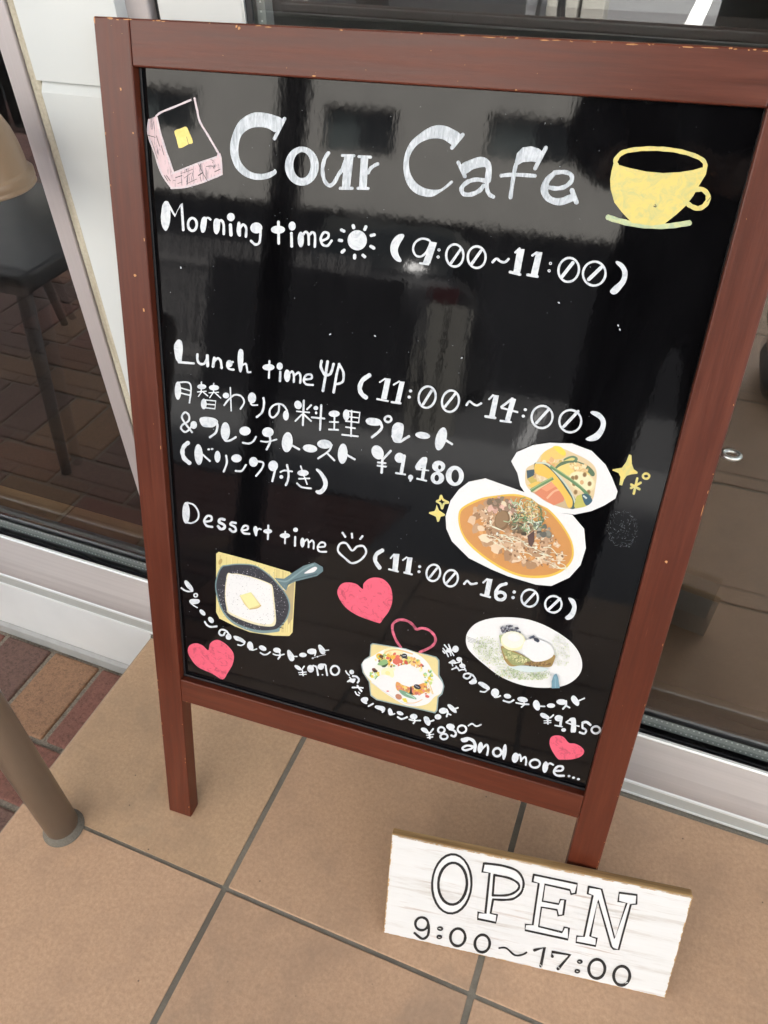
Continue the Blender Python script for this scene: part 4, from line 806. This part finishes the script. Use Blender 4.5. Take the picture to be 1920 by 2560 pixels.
# ------------------------------------------------------------------ OPEN sign leaning on the leg of the board
SO = Vector((.19090495, .02080977, .0004)); SX = Vector((.9870885, .16017583, 0)); SU = Vector((-.05995755, .36949024, .92729826)); SN = SX.cross(SU)
MS = Matrix(((SX.x, -SN.x, SU.x, SO.x), (SX.y, -SN.y, SU.y, SO.y), (SX.z, -SN.z, SU.z, SO.z), (0, 0, 0, 1)))
sign = empty('open_sign', MS); tag(sign, 'white washed wooden sign reading OPEN 9:00~17:00 leaning on the menu board leg', 'sign')
TW, TH, TT = .3031, .1410, .0100
box('wood_core', (0, TW, .0002, TT, 0, TH), 'raw_wood_edge', sign, .0012)
box('back_face', (.0008, TW-.0008, TT-.0004, TT+.0004, .0008, TH-.0008), 'pale_back', sign, .0003)
fc = box('painted_face', (.0008, TW-.0008, -.0002, .0006, .0008, TH-.0008), 'white_washed_wood', sign, .0004)
def to_sign(px, py):
    d = _r*((px-960)/FPX)+_d*((py-1280)/FPX)+_f; t_ = (SO-CAM_P).dot(SN)/d.dot(SN); P_ = CAM_P+d*t_-SO; return P_.dot(SX), P_.dot(SU)
p = Paint(to_sign, -.00022)
p.run('S', 'A 443,403,95,143,447,402,69,101;P 598,304 660,310 648,352 590,345;S 40 640,334 700,346 745,368 775,408 762,448 725,466 640,468;P 625,335 650,345 632,550 605,547;P 572,540 660,552 655,588 568,572;'
 'P 838,358 1048,402 1040,448 1018,452 1012,432 892,405 832,392;P 862,395 892,400 862,610 833,600;P 880,486 958,500 966,478 990,480 980,552 956,556 950,528 875,515;P 798,598 862,608 975,636 985,612 1008,616 1003,671 796,626;P 1103,416 1165,428 1148,480 1098,450;P 1122,440 1150,475 1110,660 1080,656;P 1046,654 1142,665 1136,702 1042,684;P 1165,428 1228,665 1247,720 1212,705 1140,460;P 1228,665 1286,495 1306,500 1247,720;P 1250,445 1335,456 1333,500 1245,487')
p.build('letter_fill', 'solid_white_paint', fc)
p = Paint(to_sign, -.0005)
p.run('S', 'O 11 443,403,95,143,3;O 13 447,402,69,101,3;S 11 642,478 700,480 745,472 780,440 788,390 760,342 700,318 640,308 598,304;L 11 598,304 590,345 625,350 605,545 570,540 568,572 655,590 662,552 630,545 642,478;L 11 648,360 640,458;S 11 648,360 720,375 762,400 765,425 738,448 700,458 640,458;'
 'L 10 838,358 1048,402 1040,448 1018,452 1012,432 892,405 880,486 958,500 966,478 990,480 980,552 956,556 950,528 875,515 862,608 975,636 985,612 1008,616 1003,671 796,626 798,598 833,600 862,400 832,392 838,358;'
 'L 10 1103,416 1165,428 1228,665 1286,495 1245,487 1250,445 1335,456 1333,500 1306,502 1247,720 1222,716 1212,705 1148,482 1110,655 1142,665 1136,702 1042,684 1046,654 1080,656 1122,458 1098,450 1103,416;'
 'O 12 298,595,31,31;S 12 331,600 332,630 325,655 300,667 264,640;O 13 472,660,36,42,4;O 13 590,690,36,42,4;S 9 672,712 705,712 745,745 780,745 803,733;L 14 842,722 890,710 872,798;L 14 928,752 925,730 1013,745 955,812;O 14 1142,812,39,46,4;O 14 1262,845,39,46,4;E 387,618,15,11;E 383,658,14,11;E 1060,777,14,11;E 1048,823,14,11')
p.build('carved_lettering', 'black_carved_paint', fc)
p = Paint(to_sign, -.0008)
p.run('S', 'L 3 380,616 390,619;L 3 379,658 386,660;L 3 1055,776 1062,778;L 3 1045,822 1051,824;L 3 870,790 876,799;L 3 955,800 962,808;L 3 1278,880 1290,875')
for i in range(60):
    x, y_ = rnd.uniform(250, 1330), 0; y_ = 300+(x-300)*.22+rnd.uniform(-20, 380)*.9
    x_, yy = 900+x*.51838, 2000+y_*.51838; p.poly(ell(x_, yy, rnd.uniform(.5, 1.2), rnd.uniform(.4, .9), rnd.uniform(0, 180), 5))
o = p.build('worn_fleck', 'white_washed_wood', fc); o['kind'] = 'stuff'
bm = bmesh.new()
def flake(u, v, su, sv):
    n = rnd.randint(5, 8); bm.faces.new([bm.verts.new((u+math.cos(2*math.pi*i/n)*su*rnd.uniform(.5, 1), -.00035-rnd.random()*.0001, v-math.sin(2*math.pi*i/n)*sv*rnd.uniform(.5, 1))) for i in range(n)])
for i in range(260):
    e = rnd.random()
    if e < .4: flake(rnd.uniform(.001, TW-.001), TH-.0012, rnd.uniform(.0015, .006), rnd.uniform(.0003, .0010))
    elif e < .65: flake(rnd.uniform(.001, TW-.001), .0012, rnd.uniform(.0015, .006), rnd.uniform(.0003, .0009))
    elif e < .85: flake(.0012, rnd.uniform(.001, TH-.001), rnd.uniform(.0003, .0010), rnd.uniform(.001, .005))
    else: flake(TW-.0012, rnd.uniform(.001, TH-.001), rnd.uniform(.0003, .0010), rnd.uniform(.001, .005))
me = bpy.data.meshes.new('worn_edge'); bm.to_mesh(me); bm.free(); o = link('worn_edge', me, 'raw_wood_edge', fc); o['kind'] = 'stuff'

# ------------------------------------------------------------------ things across the road, seen in the glass and the board
bd = empty('far_building', loc=(-2, -12, ZB)); tag(bd, 'grey beige rendered building across the car park, mirrored in the menu board', 'building')
def FBx(n, b, m, par=bd, bev=0): return box(n, (b[0]+2, b[1]+2, b[2]+12, b[3]+12, b[4]-ZB, b[5]-ZB), m, par, bev)
wins = [(-4.36, -3.12, 3.32, 4.02), (-1.65, -.11, 3.46, 4.10), (1.3, 2.9, 3.46, 4.10), (4.3, 5.9, 3.46, 4.10), (-8.2, -6.6, 3.4, 4.05), (-11.6, -10, 3.4, 4.05)]
FBx('wall', (-16, 12, -20, -12.25, ZB, 9.5), 'facade_render'); 
xs = sorted([w_[0] for w_ in wins]+[w_[1] for w_ in wins]); cur = -16
for x0_, x1_, z0_, z1_ in sorted(wins):
    FBx('wall', (cur, x0_, -12.249, -12, 2.42, 9.5), 'facade_render'); FBx('wall', (x0_, x1_, -12.249, -12, 2.42, z0_), 'facade_render'); FBx('wall', (x0_, x1_, -12.249, -12, z1_, 9.5), 'facade_render')
    wf = FBx('window', (x0_+.03, x1_-.03, -12.24, -12.18, z0_+.03, z1_-.03), 'dark_metal')
    m_ = (x0_+x1_)/2
    FBx('pane', (x0_+.06, m_-.03, -12.179, -12.17, z0_+.06, z1_-.06), 'pale_blind', wf); FBx('pane', (m_+.03, x1_-.06, -12.179, -12.17, z0_+.06, z1_-.06), 'far_glass', wf)
    cur = x1_
FBx('wall', (cur, 12, -12.249, -12, 2.42, 9.5), 'facade_render')
FBx('garage_shade_sheet', (-15, 11, -12.248, -12.2, ZB, 2.415), 'dark_metal')  # dark sheet in place of the shade inside the open ground floor
fn = empty('slat_fence', loc=(-2.9, -5.9, ZB)); tag(fn, 'grey upright slat fence beyond the pavement, mirrored in the menu board', 'fence')
for i in range(26): box('slat', (-1.25+.1*i, -1.25+.1*i+.045, 0, .02, .05, 1.32), 'fence_grey', fn)
box('rail', (-1.3, 1.35, .021, .05, .25, .31), 'fence_grey', fn); box('rail', (-1.3, 1.35, .021, .05, 1.08, 1.14), 'fence_grey', fn)
wl = empty('pale_wall', loc=(-.74, -5.2, ZB)); tag(wl, 'pale beige low wall pier across the pavement, mirrored in the glass door', 'wall')
box('pier', (-.19, .02, -.15, .05, 0, 1.0), 'plain_interior_pale', wl, .01); box('pier', (.045, .20, -.15, .05, 0, 1.0), 'plain_interior_pale', wl, .01)
ds = empty('display_stand', loc=(-1.0, -4.62, ZB)); tag(ds, 'black easel stand on the pavement, mirrored at top of the glass door', 'stand')
tube('leg', [(.30, 0, 0), (.22, .0, 1.0)], .014, 'dark_metal', ds); tube('leg', [(.12, 0, 0), (.20, 0, 1.0)], .014, 'dark_metal', ds); tube('leg', [(.20, -.35, 0), (.21, -.02, 1.0)], .014, 'dark_metal', ds); tube('crossbar', [(-.1, 0, .42), (.27, 0, .40)], .012, 'dark_metal', ds)
box('panel', (-1.45, .05, -.03, 0, .10, 1.1), 'dark_metal', ds, .004)
car = empty('parked_car', loc=(-1.58, -6.0, ZB)); tag(car, 'black car parked tail first across the pavement, mirrored in the menu board', 'car')
def loft(name, secs, mat, par):
    n = len(secs[0]); vs_ = [p_ for s_ in secs for p_ in s_]; fs = []
    for i in range(len(secs)-1):
        for j in range(n): k = (j+1) % n; fs.append((i*n+j, i*n+k, (i+1)*n+k, (i+1)*n+j))
    fs += [tuple(range(n-1, -1, -1)), tuple(range((len(secs)-1)*n, len(secs)*n))]
    me = bpy.data.meshes.new(name); me.from_pydata(vs_, [], fs); return smooth(link(name, me, mat, par))
def sec(y_, w_, z0_, z1_): return [(-w_, y_, z0_), (-w_*1.0, y_, z1_-.12), (-w_*.92, y_, z1_), (w_*.92, y_, z1_), (w_, y_, z1_-.12), (w_, y_, z0_)]
loft('body', [sec(0, .78, .30, 1.22), sec(-.12, .82, .22, 1.28), sec(-1.2, .84, .18, 1.24), sec(-3.2, .83, .18, 1.05), sec(-4.1, .78, .22, .78), sec(-4.3, .66, .32, .62)], 'dark_car_paint', car)
loft('cabin', [sec(-.10, .70, 1.1, 1.30), sec(-.45, .66, 1.1, 1.72), sec(-2.0, .66, 1.1, 1.75), sec(-2.9, .70, .98, 1.16)], 'far_glass', car)
for sx in (-1, 1):
    box('tail_light', (sx*.68-.13, sx*.68+.13, -.03, .012, 1.04, 1.18), 'tail_light_red', car, .008)
    for yy in (-.8, -3.4):
        wh = lathe('wheel', [(0, -.09), (.24, -.09), (.31, -.06), (.31, .06), (.24, .09), (0, .09)], 'tyre_black', car, 32); wh.rotation_euler = (0, math.pi/2, 0); wh.location = (sx*.76, yy, .31)
# terrace chair on the bricks, only seen mirrored in the left window
ch = empty('terrace_chair', loc=(-1.05, -.30, ZB)); tag(ch, 'dark terrace chair on the bricks, mirrored in the left shop window', 'chair')
box('seat', (-.22, .22, -.22, .22, .385, .425), 'terrace_chair', ch, .008)
for sx in (-1, 1):
    tube('leg', [(sx*.20, .20, .39), (sx*.225, .28, 0)], [.016, .011], 'terrace_chair', ch); tube('leg', [(sx*.20, -.20, .39), (sx*.225, -.27, 0)], [.016, .011], 'terrace_chair', ch)
    tube('back_post', [(sx*.20, -.21, .42), (sx*.20, -.27, .80)], .012, 'terrace_chair', ch)
bm = bmesh.new(); box_bm(bm, -.19, .19, -.262, -.245, .52, .80, bev=.006); me = bpy.data.meshes.new('backrest'); bm.to_mesh(me); bm.free(); link('backrest', me, 'terrace_chair', ch)
print('bricks', nb, len(far_b))

# ------------------------------------------------------------------ the person taking the picture (mirrored in the board)
PX, PY = .455, -.74
def skin_body(name, nodes, edges, mat, parent, sub=2):
    me = bpy.data.meshes.new(name); idx = {k: i for i, k in enumerate(nodes)}
    me.from_pydata([v[0] for v in nodes.values()], [(idx[a], idx[b]) for a, b in edges], [])
    o = link(name, me, mat, parent); md = o.modifiers.new('skin', 'SKIN'); md.use_smooth_shade = True
    for i, v in enumerate(nodes.values()):
        sv = me.skin_vertices[0].data[i]; sv.radius = v[1] if isinstance(v[1], tuple) else (v[1], v[1]); sv.use_root = (i == 0)
    sb = o.modifiers.new('sub', 'SUBSURF'); sb.levels = sub; sb.render_levels = sub
    return o
pe_ = empty('person', loc=(PX, PY, 0)); tag(pe_, 'person in dark jacket and trousers holding up a phone, mirrored in the menu board', 'person')
cl = CAM_P-Vector((PX, PY, 0)); fw = _f
ph = box('phone', (-.036, .036, -.0745, .0745, -.004, .004), 'dark_metal', None, .002); tag(ph, 'black phone held up by the person facing the menu board', 'phone')
ph.matrix_world = Matrix(((_r.x, -_d.x, -_f.x, 0), (_r.y, -_d.y, -_f.y, 0), (_r.z, -_d.z, -_f.z, 0), (0, 0, 0, 1)))
ph.location = CAM_P-_f*.012-_r*.02+_d*.05
pc_ = Vector(ph.location)-Vector((PX, PY, 0))
nodes = {'pel': ((0, 0, .80), (.12, .10)), 'waist': ((0, -.01, .95), (.115, .095)), 'chest': ((0, .02, 1.15), (.14, .105)), 'neckb': ((0, .05, 1.31), (.06, .055)), 'neck': ((0, .075, 1.37), (.048, .048)), 'jaw': ((0, .125, 1.41), (.055, .06)), 'head': ((0, .115, 1.48), (.078, .088)), 'crown': ((0, .09, 1.55), (.06, .065)),
 'hipl': ((-.09, 0, .76), .085), 'kneel': ((-.11, .03, .43), .055), 'ankl': ((-.115, -.01, .07), .038), 'toel': ((-.12, .15, .03), .032), 'hipr': ((.09, 0, .76), .085), 'kneer': ((.11, .03, .43), .055), 'ankr': ((.115, -.01, .07), .038), 'toer': ((.12, .15, .03), .032)}
edges = [('pel', 'waist'), ('waist', 'chest'), ('chest', 'neckb'), ('neckb', 'neck'), ('neck', 'jaw'), ('jaw', 'head'), ('head', 'crown'), ('pel', 'hipl'), ('hipl', 'kneel'), ('kneel', 'ankl'), ('ankl', 'toel'), ('pel', 'hipr'), ('hipr', 'kneer'), ('kneer', 'ankr'), ('ankr', 'toer')]
for sd_, nm_ in ((-1, 'l'), (1, 'r')):
    wr = pc_+_r*(.065*sd_)+_d*.05-_f*.045
    nodes['sh'+nm_] = ((sd_*.165, .02, 1.25), .055); nodes['el'+nm_] = ((sd_*.23, .06, 1.00), .042); nodes['wr'+nm_] = (tuple(wr), .026)
    pm = pc_+_r*(.050*sd_)+_d*.01-_f*.022; nodes['pm'+nm_] = (tuple(pm), (.030, .016))
    edges += [('chest', 'sh'+nm_), ('sh'+nm_, 'el'+nm_), ('el'+nm_, 'wr'+nm_), ('wr'+nm_, 'pm'+nm_)]
    for q_ in range(4):
        b_ = pc_+_r*(.046*sd_)-_d*(.012-.018*q_)-_f*.014; k1 = b_+_r*(-.006*sd_)-_f*.000+_f*.006; k2 = b_-_r*(.016*sd_)-_f*.0
        nodes['f%s%da' % (nm_, q_)] = (tuple(b_), .0085); nodes['f%s%db' % (nm_, q_)] = (tuple(k1), .0078); nodes['f%s%dc' % (nm_, q_)] = (tuple(b_-_f*.004-_r*(.024*sd_)), .007)
        edges += [('pm'+nm_, 'f%s%da' % (nm_, q_)), ('f%s%da' % (nm_, q_), 'f%s%db' % (nm_, q_)), ('f%s%db' % (nm_, q_), 'f%s%dc' % (nm_, q_))]
    t1 = pc_+_r*(.034*sd_)+_d*.035-_f*.022; t2 = t1-_r*(.016*sd_)-_d*.018
    nodes['t1'+nm_] = (tuple(t1), .0095); nodes['t2'+nm_] = (tuple(t2), .0085); edges += [('wr'+nm_, 't1'+nm_), ('t1'+nm_, 't2'+nm_)]
bo = skin_body('body', nodes, edges, 'skin', pe_)
cn = {k: (v[0], tuple(r_+.016 for r_ in (v[1] if isinstance(v[1], tuple) else (v[1], v[1])))) for k, v in nodes.items() if k in ('pel', 'waist', 'chest', 'neckb', 'hipl', 'kneel', 'ankl', 'hipr', 'kneer', 'ankr', 'shl', 'ell', 'wrl', 'shr', 'elr', 'wrr')}
for k in ('wrl', 'wrr'): a_, b_ = Vector(nodes['el'+k[-1]][0]), Vector(nodes[k][0]); cn[k] = (tuple(a_.lerp(b_, .9)), (.036, .036))
skin_body('clothing', cn, [e for e in edges if e[0] in cn and e[1] in cn], 'dark_cloth', pe_)
for sd_ in (-1, 1): skin_body('shoe', {'a': ((sd_*.115, -.03, .045), (.046, .046)), 'b': ((sd_*.118, .07, .04), (.044, .04)), 'c': ((sd_*.12, .16, .032), (.038, .032))}, [('a', 'b'), ('b', 'c')], 'dark_metal', pe_)
skin_body('hair', {'a': ((0, .075, 1.50), (.09, .086)), 'b': ((0, .06, 1.57), (.07, .07)), 'c': ((0, .03, 1.44), (.07, .045))}, [('a', 'b'), ('a', 'c')], 'dark_cloth', pe_)
for sd_ in (-1, 1):
    lathe('eye', [(0, -.012), (.009, -.008), (.012, 0), (.009, .008), (0, .012)], 'white_coated_metal', pe_, 16, (sd_*.031, .186, 1.485))
    lathe('ear', [(0, -.03), (.012, -.02), (.016, 0), (.012, .02), (0, .03)], 'skin', pe_, 12, (sd_*.083, .105, 1.475))
lathe('nose', [(0, .022), (.007, .012), (.013, -.010), (.008, -.018), (0, -.02)], 'skin', pe_, 12, (0, .205, 1.462))
box('mouth', (-.022, .022, .176, .190, 1.418, 1.425), 'tail_light_red', pe_, .003)
